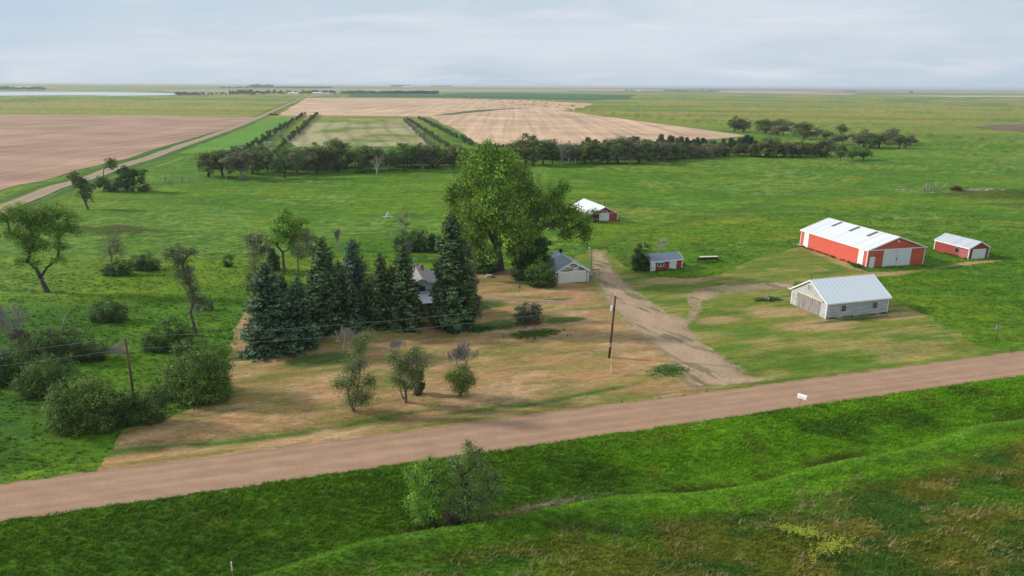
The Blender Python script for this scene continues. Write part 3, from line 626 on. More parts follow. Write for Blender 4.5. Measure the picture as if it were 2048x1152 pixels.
outline_tree('sapling',950,560,[(905,470,16,1.2),(915,500,14,1)],2200,.17,.5,(.08,.14,.03),'young green tree reaching up beside the tallest spruce',col2=(.1,.18,.03),seed=27,tr=.12)
# bright tree group behind the spruces
outline_tree('bright_tree',569,544,[(565,435,14,1),(585,445,18,1),(560,465,22,1),(575,455,22,1),(590,495,18,.8),(605,450,16,1),(560,448,18,1),(612,470,12,1),(585,475,18,.8),(600,468,16,.8),(545,482,10,.8),(572,422,8,1)],11000,.18,.8,(.105,.19,.025),'lime green tree behind the large blue spruce',col2=(.17,.26,.04),seed=31,tr=.28,split=4.0,hollow=.3)
outline_tree('elm_tree',598,552,[(612,480,18,1.2),(622,500,14,1.1),(600,505,14,1.1),(628,475,8,1)],2600,.15,.7,(.085,.10,.05),'thin greyish elm beside the lime green tree',col2=(.11,.10,.07),seed=32,tr=.13,split=3.5,sub=14)
outline_tree('elm_tree',511,545,[(500,480,16,1.1),(520,485,18,1.1),(510,510,18,1),(530,500,12,1)],3600,.14,.7,(.075,.075,.045),'brownish thin tree left of the lime green tree',col2=(.11,.095,.07),seed=33,tr=.12,split=2.0,sub=14)
bush(510,578,[(505,545,20,1.1),(522,535,16,1),(500,562,14,1)],4500,.15,.5,(.07,.10,.025),'olive shrub behind the left spruce',34,(.10,.13,.035),mixamt=.4)
spruce(547,540,495,13,16,*GR,'small dark juniper between the brown and lime green trees',name='juniper',dens=1.2,pw=.5)
def dead_tree(name,bx,by,topy,label,seed,mat=None,n=1,spread=.42,rad=.12,up=.25,leanx=0,depth=5,cat='dead tree',nb=3,fan=.2,fine=.014,hw=.42):
    b=G(bx,by); H=at_depth(bx,topy,b[1])[2]-b[2]; mb=MB(); r=RS(seed)
    for k in range(n): twigs(mb,(r.normal(0,.3)*(n>1),r.normal(0,.3)*(n>1),-.2),(leanx+r.normal(0,fan)*(n>1),r.normal(0,fan*.6)*(n>1),1),H*hw,rad,depth,r,spread,up,nb,fine)
    o=mb.mesh(name); ob=link(name,o,mat or DEADW,None,b); zs=max(q[2] for q in mb.v); ob.scale=(1,1,H/zs)
    return tag(ob,label,cat)
GTW=mat_plain('grey_twigs',(.34,.31,.28),(.2,.17,.16),5,.9)
BTW=mat_plain('brown_twigs',(.20,.15,.125),(.13,.10,.085),5,.9)
outline_tree('bare_tree',806,492,[(800,440,11,1.5),(812,430,9,1.6),(806,462,15,1.1),(815,448,10,1.3)],1500,.07,.5,(.15,.125,.09),'tall leafless brownish tree behind the house roof',col2=(.20,.17,.13),seed=41,tr=.12,sub=22,hollow=.05,tm=BTW)
dead_tree('bare_tree',815,520,478,'grey bare tree top beside the house roof',42,GTW,6,.3,.05,.4,fan=.2)
dead_tree('dead_snag',781,500,462,'thin dead snag left of the hedge behind the house',43,None,1,.5,.06,depth=4,fine=.012)
dead_tree('bare_tree',676,500,455,'bare pale twigs poking above the tall dark spruce',44,GTW,5,.25,.05,.5,fan=.12)
# ---- trees in the front yard
outline_tree('yard_tree',706,822,[(712,700,22,1),(735,672,18,.8),(722,690,16,1),(710,760,22,1),(700,735,24,1),(690,770,26,.9),(738,762,20,1),(715,790,26,.8),(735,792,20,.8),(675,768,14,.8),(722,725,18,.9),(700,800,16,.8),(725,805,14,.7)],11500,.09,.65,(.10,.14,.045),'left young yard tree with dead twigs in its top',col2=(.125,.155,.065),seed=51,tr=.12,split=1.2,stems=3,dead=[(697,672,24,1.1),(720,735,16,1)],mixamt=.4,hollow=.1)
outline_tree('yard_tree',812,806,[(782,712,16,1),(810,730,18,1),(830,755,14,1.1),(800,735,22,1),(790,758,18,.9),(822,745,16,1),(832,700,16,1.1),(845,725,14,1.2),(815,715,10,1),(808,768,14,.9),(828,772,12,.9)],8500,.09,.65,(.11,.15,.045),'middle yard tree with a forked leaning trunk',col2=(.13,.16,.062),seed=52,tr=.15,split=1.7,stems=2,dead=[(790,690,18,1),(835,720,14,1.2)],mixamt=.4,hollow=.1)
outline_tree('vine_post_tree',840,788,[(838,748,8,1.4),(840,770,11,1.1),(835,785,9,.8)],2600,.11,.3,(.03,.055,.02),'dark ivy clad dead stem right of the middle yard tree',col2=(.05,.07,.03),seed=53,tr=.12,split=1.5,dead=[(843,740,8,1.5)])
outline_tree('yard_tree',921,792,[(925,748,22,.9),(905,752,14,.9),(938,760,14,.9),(920,772,16,.9),(928,778,12,.7)],8000,.095,.55,(.08,.12,.03),'right yard tree with a low green crown under bare twigs',col2=(.10,.14,.04),seed=54,tr=.16,split=1.3,dead=[(912,712,22,1.1),(932,712,24,1.1),(922,700,20,1.1)])
# ---- ditch trees in the foreground
outline_tree('willow_tree',868,1052,[(850,935,24,.9),(862,960,30,.9),(840,990,30,.9),(870,1010,28,.9),(830,960,20,.9),(835,1020,16,.8),(880,985,24,.9),(848,1035,14,.8),(815,945,10,1.2),(862,918,9,1.3),(890,945,12,1.2)],9500,.085,.50,(.10,.19,.03),'bright green willow in the roadside ditch, left of two',col2=(.12,.22,.03),seed=61,tr=.12,split=.6,stems=4,tm=DKBARK,mixamt=.35,hollow=.05,sub=9)
outline_tree('willow_tree',940,1045,[(938,908,24,1.1),(918,935,28,1),(955,930,28,1),(975,960,26,1),(935,975,40,1),(910,1000,28,.9),(965,1000,32,.9),(990,955,18,1),(930,1025,24,.8),(936,888,10,1.5),(962,900,10,1.3),(1000,985,12,1),(905,925,12,1.3)],11500,.085,.50,(.105,.18,.036),'taller grey green willow in the roadside ditch, right of two',col2=(.135,.165,.07),seed=62,tr=.14,split=.6,stems=5,tm=DKBARK,mixamt=.35,hollow=.05,sub=9)
dead_tree('brush_pile',905,1047,1018,'tangle of dead branches in the ditch between the willows',63,BTW,9,.8,.05,.0,cat='brush')
# ---- left side
outline_tree('cottonwood_tree',95,584,[(40,520,14,.7),(70,525,16,.7),(115,518,16,.7),(60,480,22,.8),(95,455,22,.8),(15,430,24,.9),(45,425,26,.9),(20,465,22,.8),(60,455,26,.9),(85,425,22,.8),(110,420,24,.8),(135,435,22,.8),(150,460,16,.8),(110,460,26,.9),(60,500,20,.8),(85,490,20,.7),(120,490,16,.7),(-15,430,20,.8),(45,480,18,.8),(90,430,24,.9),(60,440,22,.8)],21000,.16,.75,(.085,.155,.018),'forked cottonwood with a spreading open crown at the left edge',col2=(.13,.20,.03),seed=71,tr=.38,split=2.6,lean=(-.75,0),hollow=.25,mixamt=.45,tm=DKBARK)
outline_tree('elm_tree',176,419,[(148,353,11,1),(158,365,14,1),(172,372,14,1),(168,388,12,1),(180,395,9,1)],2600,.3,.8,(.05,.085,.025),'leaning elm standing alone left of the tree clump',col2=(.075,.10,.04),seed=72,tr=.3,split=3.5,lean=(-.8,0))
CL=[(208,382,[(222,328,12,.9),(205,365,16,.8),(222,372,14,.8)],'round topped tree in the clump beside the section road'),(236,384,[(246,345,14,1),(240,365,14,.9),(262,350,10,1)],'taller middle tree of the clump beside the section road'),(255,383,[(255,368,14,.8),(268,345,8,.9),(285,345,7,.9),(284,360,9,.8)],'right tree of the clump beside the section road')]
for i,(bx,by,lo,lab) in enumerate(CL): outline_tree('elm_tree',bx,by,lo,2600,.3,.8,(.05,.09,.022),lab,col2=(.07,.11,.035),seed=73+i,tr=.25)
dead_tree('brush_pile',266,384,372,'brown brush pile at the foot of the tree clump',76,BTW,8,.9,.09,.0,cat='brush')
bush(296,382,[(294,374,8,.7),(283,376,8,.6)],800,.28,.6,(.06,.07,.035),'low greyish shrub right of the brush pile',77,(.09,.09,.05))
outline_tree('elm_tree',393,672,[(345,500,18,.8),(365,503,22,.8),(385,505,14,.8),(335,512,12,.7),(360,520,20,.9),(368,540,20,1),(375,560,20,1),(382,580,19,1),(390,600,17,1),(405,600,11,1),(355,548,10,1)],8500,.105,.55,(.075,.10,.03),'tall narrow dying elm leaning left above the lilac bushes',col2=(.09,.10,.06),seed=78,tr=.24,split=3.6,lean=(-.45,0),sub=10,hollow=.15,dead=[(378,545,12,1.2),(395,620,14,.8)])
bush(412,620,[(410,602,12,.8),(420,606,8,.6)],700,.12,.4,(.05,.06,.03),'sparse dark shrub behind the leaning elm',79,(.06,.07,.04))
DB=((.022,.052,.011),(.040,.082,.016)); LB=((.035,.075,.012),(.085,.135,.022))
outline_tree('thorn_tree',227,545,[(218,500,20,1),(236,502,20,1),(228,485,16,1)],2600,.11,.6,(.10,.11,.06),'thin grey green tree above the pair of dark shrubs',col2=(.13,.12,.08),seed=80,tr=.12,split=2,sub=16)
bush(235,550,[(215,538,14,.7),(235,534,18,.7),(252,532,12,.7)],4500,.13,.4,*DB[:1],'dark low shrub under the thin grey green tree',81,DB[1])
bush(287,540,[(275,522,16,.8),(295,520,18,.85),(308,528,12,.7)],5000,.13,.4,DB[0],'rounded dark shrub right of the thin grey green tree',82,DB[1])
bush(214,642,[(192,624,18,.9),(215,617,24,.9),(238,622,17,.9)],8000,.11,.36,DB[0],'rounded dark shrub alone in the left pasture',83,DB[1])
bush(456,533,[(456,520,10,1.2)],1200,.13,.35,DB[0],'small single dark shrub left of the lime green tree',84,DB[1])
bush(390,800,[(340,770,26,.9,1),(350,735,24,.9,3),(375,745,42,.95),(415,740,44,1),(385,700,34,.7,3),(425,715,30,.8,2),(445,760,18,.9),(330,790,20,.8,1),(400,785,26,.8,-1)],40000,.105,.42,LB[0],'biggest rounded lilac bush at the corner of the mown lawn',85,LB[1],name='lilac_bush',cat='bush')
bush(335,700,[(300,685,18,1.1),(318,675,24,1.1),(350,655,22,1.1),(372,665,16,1.1),(335,690,20,.8)],15000,.1,.36,DB[0],'two lobed dark bush behind the biggest lilac',86,(.06,.11,.018),name='lilac_bush',cat='bush')
bush(165,860,[(150,790,44,.9),(190,780,34,.9,2),(115,810,26,1),(140,825,34,.8),(205,800,26,.9),(175,835,24,.7)],32000,.105,.42,LB[0],'wide lilac bush left of the utility pole',87,LB[1],name='lilac_bush',cat='bush')
bush(250,845,[(230,805,22,1),(255,800,24,1),(285,800,26,1),(310,795,24,1),(245,825,20,.8)],17000,.095,.36,DB[0],'low dark bushes around the foot of the left utility pole',88,(.06,.10,.018),name='lilac_bush',cat='bush')
bush(85,790,[(60,765,28,1),(90,740,34,.9),(130,735,26,.8),(50,780,18,.8),(110,765,28,.8)],19000,.1,.36,LB[0],'rounded lilac bush behind the wide one at left',89,LB[1],name='lilac_bush',cat='bush')
bush(120,720,[(60,692,26,1),(95,680,24,1),(130,680,26,1),(165,690,26,.9),(195,700,20,.8),(150,705,26,.6)],17000,.11,.4,(.03,.06,.013),'long thicket below the leaning white snag',90,(.065,.085,.02),name='thicket',cat='bush')
bush(15,765,[(5,735,34,1),(28,720,24,1.1),(-20,740,30,1),(10,760,26,.7)],14000,.1,.36,DB[0],'dark bush cut by the left edge of the photo',91,DB[1],name='lilac_bush',cat='bush')
dead_tree('dead_tree',38,690,600,'pale dead tree with many fine branches at the left edge',92,DEADW,3,.5,.06)
dead_tree('dead_tree',5,690,602,'pale dead stems cut by the left edge of the photo',93,DEADW,3,.5,.06)
dead_tree('bare_shrub',45,700,655,'purplish grey bare shrub under the pale dead tree',94,BTW,12,.35,.03,depth=4,cat='bare shrub')
dead_tree('bare_shrub',10,760,690,'grey bare twigs in front of the left edge bush',95,GTW,10,.4,.03,depth=4,cat='bare shrub')
b=G(123,665); mb=MB(); p=at_depth(131,629,b[1])-b; mb.tube([(0,0,-.3),p*.5,p],[.13,.11,.07],7); twigs(mb,p*.9,(.5,0,1),.5,.03,2,RS(1)); tag(mb.build('dead_snag',DEADW,None,b,True),'leaning white broken snag in the left thicket','snag')
b=G(205,712); mb=MB(); r=RS(7)
for k in range(9): twigs(mb,(r.normal(0,.3),r.normal(0,.3),1.2),(1,r.normal(0,.35),-.08+r.normal(0,.15)),1.9,.05,3,r,.35,0,3,.016)
mb.tube([(-1.2,0,.3),(0,0,1.1),(1.0,0,1.3)],[.14,.11,.07],7)
tag(mb.build('fallen_tree',DEADW,None,b),'bleached fallen branches beside the left utility pole','fallen tree')
# ---- near the garage and the red chicken shed
bush(1283,540,[(1277,515,13,1.2),(1288,500,14,1.1),(1283,522,15,1),(1275,495,8,1)],5500,.15,.4,(.018,.045,.012),'tall dark bush behind the small red shed with windows',101,(.035,.065,.016))
outline_tree('bare_tree',1322,521,[(1316,488,9,1.5),(1328,484,9,1.6),(1322,500,11,1)],900,.07,.5,(.26,.24,.20),'grey leafless bush behind the roof of the small red shed',col2=(.32,.30,.26),seed=102,tr=.10,sub=22,hollow=.05,tm=GTW)
dead_tree('bare_sapling',1250,533,500,'thin grey dead sapling left of the dark bush',103,GTW,2,.2,.04,.4,depth=3,cat='sapling')
bush(1058,645,[(1040,622,13,.85),(1056,617,16,.8),(1074,620,14,.85),(1048,632,14,.7),(1068,632,14,.7)],7500,.11,.36,(.045,.065,.04),'grey purple shrub in the island bed of the lawn',104,(.075,.09,.05),mixamt=.3)
weeds('flower_bed',1072,668,3.6,1.5,500,.45,(.085,.15,.03),'green weedy flower bed below the grey purple shrub',105)
weeds('weed_patch',958,660,2.2,1.0,260,.5,(.05,.13,.03),'small green weed clump on the lawn below the tallest spruce',106)
weeds('weed_patch',1340,742,2.6,1.5,260,.38,(.10,.17,.03),'green weed patch beside the drive entrance',107)
weeds('weed_patch',1535,600,2.2,1.0,320,.45,(.05,.12,.02),'ring of weeds round the old stump',108)
weeds('weed_patch',1715,533,1.0,.8,90,.7,(.05,.1,.02),'weeds at the near corner of the large red shed',109)
weeds('weed_patch',1020,655,4.5,1.2,300,.28,(.07,.14,.03),'strip of weeds left of the flower bed',110)
def flowers(px,py,n,seed,label,ang):
    g=G(px,py); r=RS(seed); a=r.normal(0,1.2,n); bb=r.normal(0,.4,n); x=g[0]+a*math.cos(ang)-bb*math.sin(ang); y=g[1]+a*math.sin(ang)+bb*math.cos(ang)
    v,f,c=tufts(x,y,r.uniform(.3,.5,n),5,seed,.05,.5,np.tile((.10,.17,.03),(n,1)))
    z=hf(x,y)+r.uniform(.34,.5,n); k=6; P=np.repeat(np.stack([x,y,z],1),k,axis=0)+r.normal(0,.09,(n*k,3)); v2,f2=leafquads(P,np.full(n*k,.055),np.tile([0,-.3,1.],(n*k,1))+r.normal(0,.4,(n*k,3)),r,.8)
    me=npmesh('leafy_spurge',np.vstack([v2]),f2,np.tile((.40,.47,.05),(len(v2),1))); o=tag(link('leafy_spurge',me,GRASSM),label,'wildflowers',kind='stuff')
    link('stems',npmesh('stems',v,f,c),GRASSM,o)
flowers(1598,1070,150,1,'yellow green wildflower patch, the upper of two in the near pasture',-.45)
flowers(1663,1100,110,2,'yellow wildflower patch, the lower of two in the near pasture',.5)
# ================================================================== TREE LINE
def proto(kind,seed):
    r=RS(seed)
    H=10.0
    if kind=='grey':   L=[(r.uniform(-3,3),r.uniform(-2.6,2.6),r.uniform(2.9,8.0),r.uniform(1.5,2.4)) for _ in range(14)]+[(0,0,8.3,1.8)]; a=dict(n=4200,ls=.26,cr=.8,col=(.095,.105,.05),col2=(.16,.15,.088),hollow=.3,mixamt=.35); sub=9
    elif kind=='olive':L=[(r.uniform(-3,3),r.uniform(-2.6,2.6),r.uniform(2.6,8),r.uniform(1.6,2.4)) for _ in range(14)]+[(0,0,8.3,1.9)]; a=dict(n=5000,ls=.27,cr=.85,col=(.068,.10,.03),col2=(.12,.148,.048),hollow=.35,mixamt=.4); sub=6
    elif kind=='green':L=[(r.normal(0,1.5),r.normal(0,1.5),r.uniform(3.2,7.5),r.uniform(1.8,2.5)) for _ in range(9)]+[(0,0,7.9,2.0)]; a=dict(n=4600,ls=.27,cr=.85,col=(.036,.076,.016),col2=(.072,.12,.026),hollow=.45,mixamt=.4); sub=3
    elif kind=='low': L=[(r.normal(0,1.8),r.normal(0,1.8),r.uniform(1.4,3.2),r.uniform(1.4,2.0)) for _ in range(8)]; a=dict(n=2600,ls=.27,cr=.8,col=(.028,.052,.014),col2=(.055,.075,.025),hollow=.45,mixamt=.4); sub=3
    mb=MB(); limbs(mb,L,.26 if kind!='low' else .12,2.2 if kind in('grey','olive') else 1.5 if kind=='green' else .5,seed,sub,forks=True,twig=.05)
    if kind in('grey','olive'):
        for s in (1,2): mb.tube(bez(np.array([r.normal(0,.4),r.normal(0,.3),-.2]),np.array([r.normal(0,.9),r.normal(0,.6),3]),np.array([r.normal(0,2),r.normal(0,1),6]),6),np.linspace(.17,.06,6),6)
    cm,_=crown_mesh('crown',L,a.pop('n'),a.pop('ls'),a.pop('cr'),a.pop('col'),seed,a.pop('col2'),**a)
    return mb.mesh('trunk',True),cm
PR={k:[proto(k,s) for s in sd] for k,sd in dict(grey=(1,2,3),olive=(4,5,6),green=(7,8),low=(9,10)).items()}
CED=[spruce_mesh(7,1.7,s,(.020,.040,.016),(.034,.056,.022),dens=.8,ls=.3,pw=.5) for s in (1,2)]
TREEMAT={'grey':GTW,'olive':DKBARK,'green':DKBARK,'low':DKBARK}
NAMEK={'grey':'elm_tree','olive':'elm_tree','green':'ash_tree','low':'thicket_shrub'}
rt=RS(11)
def put(kind,loc,H,label,group,H0=10.,w=1.0,cat='tree'):
    if kind=='cedar': tm,cm=CED[rt.randint(len(CED))]; H0=7.; nm='cedar_tree'; mt=DKBARK
    else: tm,cm=PR[kind][rt.randint(len(PR[kind]))]; nm=NAMEK[kind]; mt=TREEMAT[kind]
    if kind=='low': H0=4.6
    e=empty(nm,loc,rt.uniform(0,6.28),label,cat,group); s=H/H0; e.scale=(s*w,s*w,s)
    link('trunk',tm,mt,e); link('crown',cm,LEAF if kind!='cedar' else NEEDLE,e); return e
def puttree(px,py,topy,kind,label,group=None,w=1.0):
    b=G(px,py); H=at_depth(px,topy,b[1])[2]-b[2]; return put(kind,b,H,label,group,w=w)
GRPL='trees of the long tree line behind the farmyard'
LABK={'grey':'grey brown half leafed elm in the long tree line behind the farmyard','olive':'dull olive elm in the long tree line behind the farmyard','green':'dense dark green tree in the long tree line behind the farmyard','low':'low dark undergrowth shrub beneath the long tree line'}
TL=[(418,354,303,'olive'),(445,352,300,'olive'),(484,358,290,'grey'),(505,347,298,'olive'),(535,344,299,'olive'),(593,348,292,'grey'),(616,347,287,'grey'),(634,345,286,'olive'),(660,342,294,'grey'),(676,342,276,'olive'),(705,330,298,'olive'),(728,345,290,'olive'),(742,340,286,'grey'),(778,338,296,'grey'),(808,341,280,'green'),(847,338,282,'grey'),(866,336,284,'olive'),(888,334,303,'grey'),(908,333,288,'olive'),(930,333,292,'grey'),
 (1051,331,268,'olive'),(1067,332,272,'olive'),(1086,329,278,'olive'),(1104,328,274,'green'),(1137,327,280,'grey'),(1152,325,284,'grey'),(1170,326,282,'olive'),(1183,327,279,'green'),(1199,326,283,'grey'),(1216,327,276,'olive'),(1236,326,271,'olive'),(1259,328,273,'grey'),(1278,326,279,'olive'),(1297,323,279,'olive'),(1312,322,281,'grey'),(1329,321,279,'grey'),(1349,320,283,'olive'),(1386,317,287,'grey'),(1421,315,283,'grey'),(1433,313,286,'olive'),(1475,311,287,'olive'),(1502,313,287,'grey'),(1514,312,285,'grey'),(1529,315,272,'olive'),(1553,313,281,'green'),(1567,313,281,'grey'),(1600,315,281,'olive'),(1641,313,277,'olive'),(1660,311,277,'grey')]
for (a,b_,t,k) in TL: puttree(a,b_,t,k,LABK[k],GRPL,1.12+.3*rt.rand())
puttree(570,357,289,'green','dark green leafy tree standing forward of the tree line with a bare foot')
puttree(1614,315,289,'green','small bright green tree in front of the right part of the tree line')
puttree(1680,322,287,'green','left of three dense dark green trees at the right end of the tree line',w=1.2); puttree(1704,320,291,'green','middle of three dense dark green trees at the right end of the tree line',w=1.2); puttree(1727,320,293,'green','right of three dense dark green trees at the right end of the tree line',w=1.25)
GB='trees scattered behind the right end of the tree line'
for (a,b_,t,k) in [(1469,264,233,'olive'),(1488,264,235,'grey'),(1531,268,237,'olive'),(1546,270,254,'grey'),(1566,272,239,'grey'),(1555,268,237,'olive'),(1608,278,243,'olive'),(1633,276,252,'grey'),(1652,278,260,'green'),(1682,270,248,'olive'),(1684,289,264,'grey'),(1665,290,268,'grey'),(1728,294,260,'olive'),(1740,297,264,'green'),(1757,296,266,'olive'),(1776,290,254,'grey'),(1798,296,268,'olive'),(1820,290,266,'grey'),(1715,296,262,'grey')]:
    puttree(a,b_,t,k,{'olive':'dull olive tree of the loose group behind the right end of the tree line','grey':'grey brown tree of the loose group behind the right end of the tree line','green':'dark green tree of the loose group behind the right end of the tree line'}[k],GB,1.65)
GS='second row inside the long tree line'
for x in np.arange(440,1000,15): puttree(x+rt.normal(0,3),335+rt.normal(0,3)-(x-520)*.02,300+rt.normal(0,4),'low' if rt.rand()<.75 else 'olive','shaded tree of the second row inside the long tree line, behind the front trees',GS,1.2)
for x in np.arange(1040,1660,16): puttree(x+rt.normal(0,3),318+rt.normal(0,2.5)-(x-1040)*.012,288+rt.normal(0,3),'low' if rt.rand()<.7 else 'grey','shaded tree of the second row inside the long tree line, behind the front trees',GS,1.2)
GC='dark cedars behind the tree line'
for x in np.arange(962,1030,9): puttree(x,316,287+rt.normal(0,2),'cedar','small dark cedar in the row behind the tree line',GC,1.4)
for x in np.arange(1165,1512,8.2): puttree(x+rt.normal(0,1.5),303-(x-1165)*.012+rt.normal(0,1),280+rt.normal(0,4.5)-(x-1165)*.008,'cedar','small dark cedar in the row behind the tree line',GC,1.4)
dead_tree('dead_tree',755,350,303,'pale dead tree standing in front of the tree line',111,DEADW,2,.45,.16,.2)
dead_tree('bare_tree',1121,333,275,'pale grey bare tree in the tree line right of the cottonwood',112,GTW,3,.42,.14,.2)
dead_tree('dead_tree',454,362,330,'slim leaning dead trunk at the left end of the tree line',113,DEADW,1,.3,.12,.2,leanx=-.25,depth=3)
dead_tree('brush_pile',484,362,350,'grey brush pile under the left trees of the line',114,GTW,8,.9,.08,0,cat='brush')
# ---- shelterbelt rows
SB=[((503,296),(608,230),46,'green',6.0,'dark shrub in the left row of the west shelterbelt beside the bright meadow','left shelterbelt row'),
    ((556,300),(598,262),16,'green',5.0,'dark shrub in the near part of the second west shelterbelt row','second shelterbelt row, near part'),
    ((590,272),(617,243),20,'green',6.0,'dark shrub in the middle part of the second west shelterbelt row','second shelterbelt row, middle part'),
    ((621,241),(633,230),11,'green',6.5,'dark shrub at the far end of the second west shelterbelt row','second shelterbelt row, far end'),
    ((808,240),(862,292),60,'bare',4.0,'bare grey shrub in the leftmost row of the east shelterbelt','bare east shelterbelt row'),
    ((815,239),(895,296),44,'green',5.0,'brown green shrub in the middle row of the east shelterbelt','middle east shelterbelt row'),
    ((838,238),(945,292),44,'green',6.0,'brown green shrub in the right row of the east shelterbelt','right east shelterbelt row')]
bt=MB(); r=RS(6)
for k in range(9): twigs(bt,(r.normal(0,.5),r.normal(0,.5),-.1),(r.normal(0,.4),r.normal(0,.4),1),1.9,.07,4,r,.4,.2,3,.03)
BT=bt.mesh('bare_branches'); BT.materials.append(GTW)
def dome(seed,c1,c2):
    r=RS(seed); mb=MB(); L=[(r.normal(0,.7),r.normal(0,.7),r.uniform(1.6,3.6),1.5) for _ in range(6)]+[(0,0,1.5,1.8)]; limbs(mb,L,.14,.6,seed,2,forks=True,twig=.05)
    return mb.mesh('trunk',True),crown_mesh('crown',L,1500,.30,.7,c1,seed,c2,hollow=.5,mixamt=.35)[0]
DM=[dome(1,(.030,.050,.018),(.060,.085,.028)),dome(2,(.030,.045,.018),(.07,.085,.03))]
for (p0,p1,n,kind,H,lab,grp) in SB:
    a=G(*p0); b_=G(*p1)
    for i in range(n):
        t=i/(n-1); p=a*(1-t)+b_*t+np.array([rt.normal(0,.9),rt.normal(0,.9),0]); h=.72*H*rt.uniform(.8,1.15)
        if kind=='bare':
            o=link('bare_shrub',BT,None,None,p,(0,0,rt.uniform(0,6))); o.scale=(h/5*1.1,)*2+(h/5,); tag(o,lab,'shrub',grp)
        else:
            tm,cm=DM[i%2]; dr=math.atan2(b_[1]-a[1],b_[0]-a[0]); e=empty('shelterbelt_shrub',p,dr+(math.pi if rt.rand()<.5 else 0),lab,'shrub',grp); s=h/5.2; dd=np.hypot(*(b_-a)[:2])/n; e.scale=(dd/4.0,s*.62,s)
            link('trunk',tm,DKBARK,e); link('crown',cm,LEAF,e)
b_=G(537,296); L=[(0,0,2,3.0,2.2,2),(3,0,2.4,2.2,2,2)]; cm,_=crown_mesh('foliage',L,1500,.28,.6,(.28,.30,.22),5,(.2,.22,.15)); mkplant('blossom_shrub',b_,None,cm,'pale grey silvery shrub between the two west shelterbelt rows','shrub',cname='foliage')
b_=G(562,275); L=[(0,0,2,2.4,2.2,1.8)]; cm,_=crown_mesh('foliage',L,900,.28,.6,(.22,.24,.17),6,(.15,.17,.11)); mkplant('blossom_shrub',b_,None,cm,'small pale shrub at the near gap of the second west shelterbelt row','shrub',cname='foliage')
# ---- far trees
def fartrees(x0,x1,y,n,H,label,grp,kind='green',w=1.3,jy=.5):
    for i in range(n):
        px=x0+(x1-x0)*(i+.5)/n+rt.normal(0,(x1-x0)/n*.25); b=G(px,(y if not callable(y) else y(px))+rt.normal(0,jy)*.3,0.); put(kind,(b[0],b[1],hz(b[0],b[1])),H*rt.uniform(.75,1.3),label,grp,w=w)
fartrees(352,402,191,14,11,'far tree at the end of the lake','trees at the end of the lake')
fartrees(405,455,190.6,8,9,'far tree of the thin row right of the lake','thin row right of the lake',w=1)
fartrees(456,530,189.6,20,14,'far tree of the dark row before the distant farmstead','dark row before the distant farmstead')
fartrees(530,672,188.2,30,13,'far tree around the distant farmstead','trees around the distant farmstead')
fartrees(686,785,188.6,26,14,'far tree of the grove right of the pale far road','grove right of the pale far road')
fartrees(1328,1405,182.6,22,14,'far tree in the clump around the lone farm at right','clump around the lone farm at right')
fartrees(1406,1440,182.8,7,15,'far tree at the right end of the lone farm clump','right end of the lone farm clump')
fartrees(1248,1270,182,4,12,'far tree in the tiny group left of the lone farm','tiny group left of the lone farm')
fartrees(1285,1312,182.4,5,8,'far low tree between the tiny group and the lone farm','low trees left of the lone farm')
fartrees(500,546,176.9,14,30,'hazy far tree of the blue clump on the horizon','blue clump on the horizon',w=1.6)
fartrees(782,822,174.6,12,24,'hazy far tree of the long row on the horizon','long row on the horizon',w=2.5)
fartrees(0,90,180.0,16,14,'hazy far tree of the row behind the lake','row behind the lake',w=2)
fartrees(440,500,177.6,10,16,'hazy far tree scattered before the horizon','scattered trees before the horizon',w=1.5)
b_=G(1823,187.5,0.); put('green',b_,18,'lone round tree on the far plain at right',None,w=1.3)
def mass(x0,x1,y,H,D,label,n=900,seed=3,col=(.02,.045,.02)):
    a=G(x0,y,0.); b_=G(x1,y,0.); r=RS(seed); t=r.rand(n*6); p=a+(b_-a)*t[:,None]; p[:,1]+=r.rand(n*6)*D; p[:,2]=r.rand(n*6)**.7*H*(.8+.4*vnoise(t*40,t*0,seed))+hz(a[0],a[1])
    v,f=leafquads(p,r.uniform(1.2,2.6,n*6),r.normal(size=(n*6,3))+[0,-.3,.8],r,.8); c=np.repeat(np.array(col)*np.exp(r.normal(0,.3,(n*6,1))),4,axis=0)
    tag(link('windbreak',npmesh('windbreak',v,f,c),LEAF),label,'wood',kind='stuff')
mass(770,876,187.6,10,30,'solid dark windbreak right of the far grove',1800)
mass(548,660,176.8,12,80,'hazy wood strip on the horizon left of the centre',700,5)
mass(860,905,174.5,22,80,'hazy wood strip on the horizon above the crop field',500,6)
mass(1690,1712,183,8,30,'tiny dark wood strip before the right horizon',150,8)

bush(1183,444,[(1186,426,11,1),(1176,432,8,1)],1500,.2,.55,(.05,.09,.03),'small tree hugging the left front corner of the white roofed red barn',120,(.08,.12,.04))
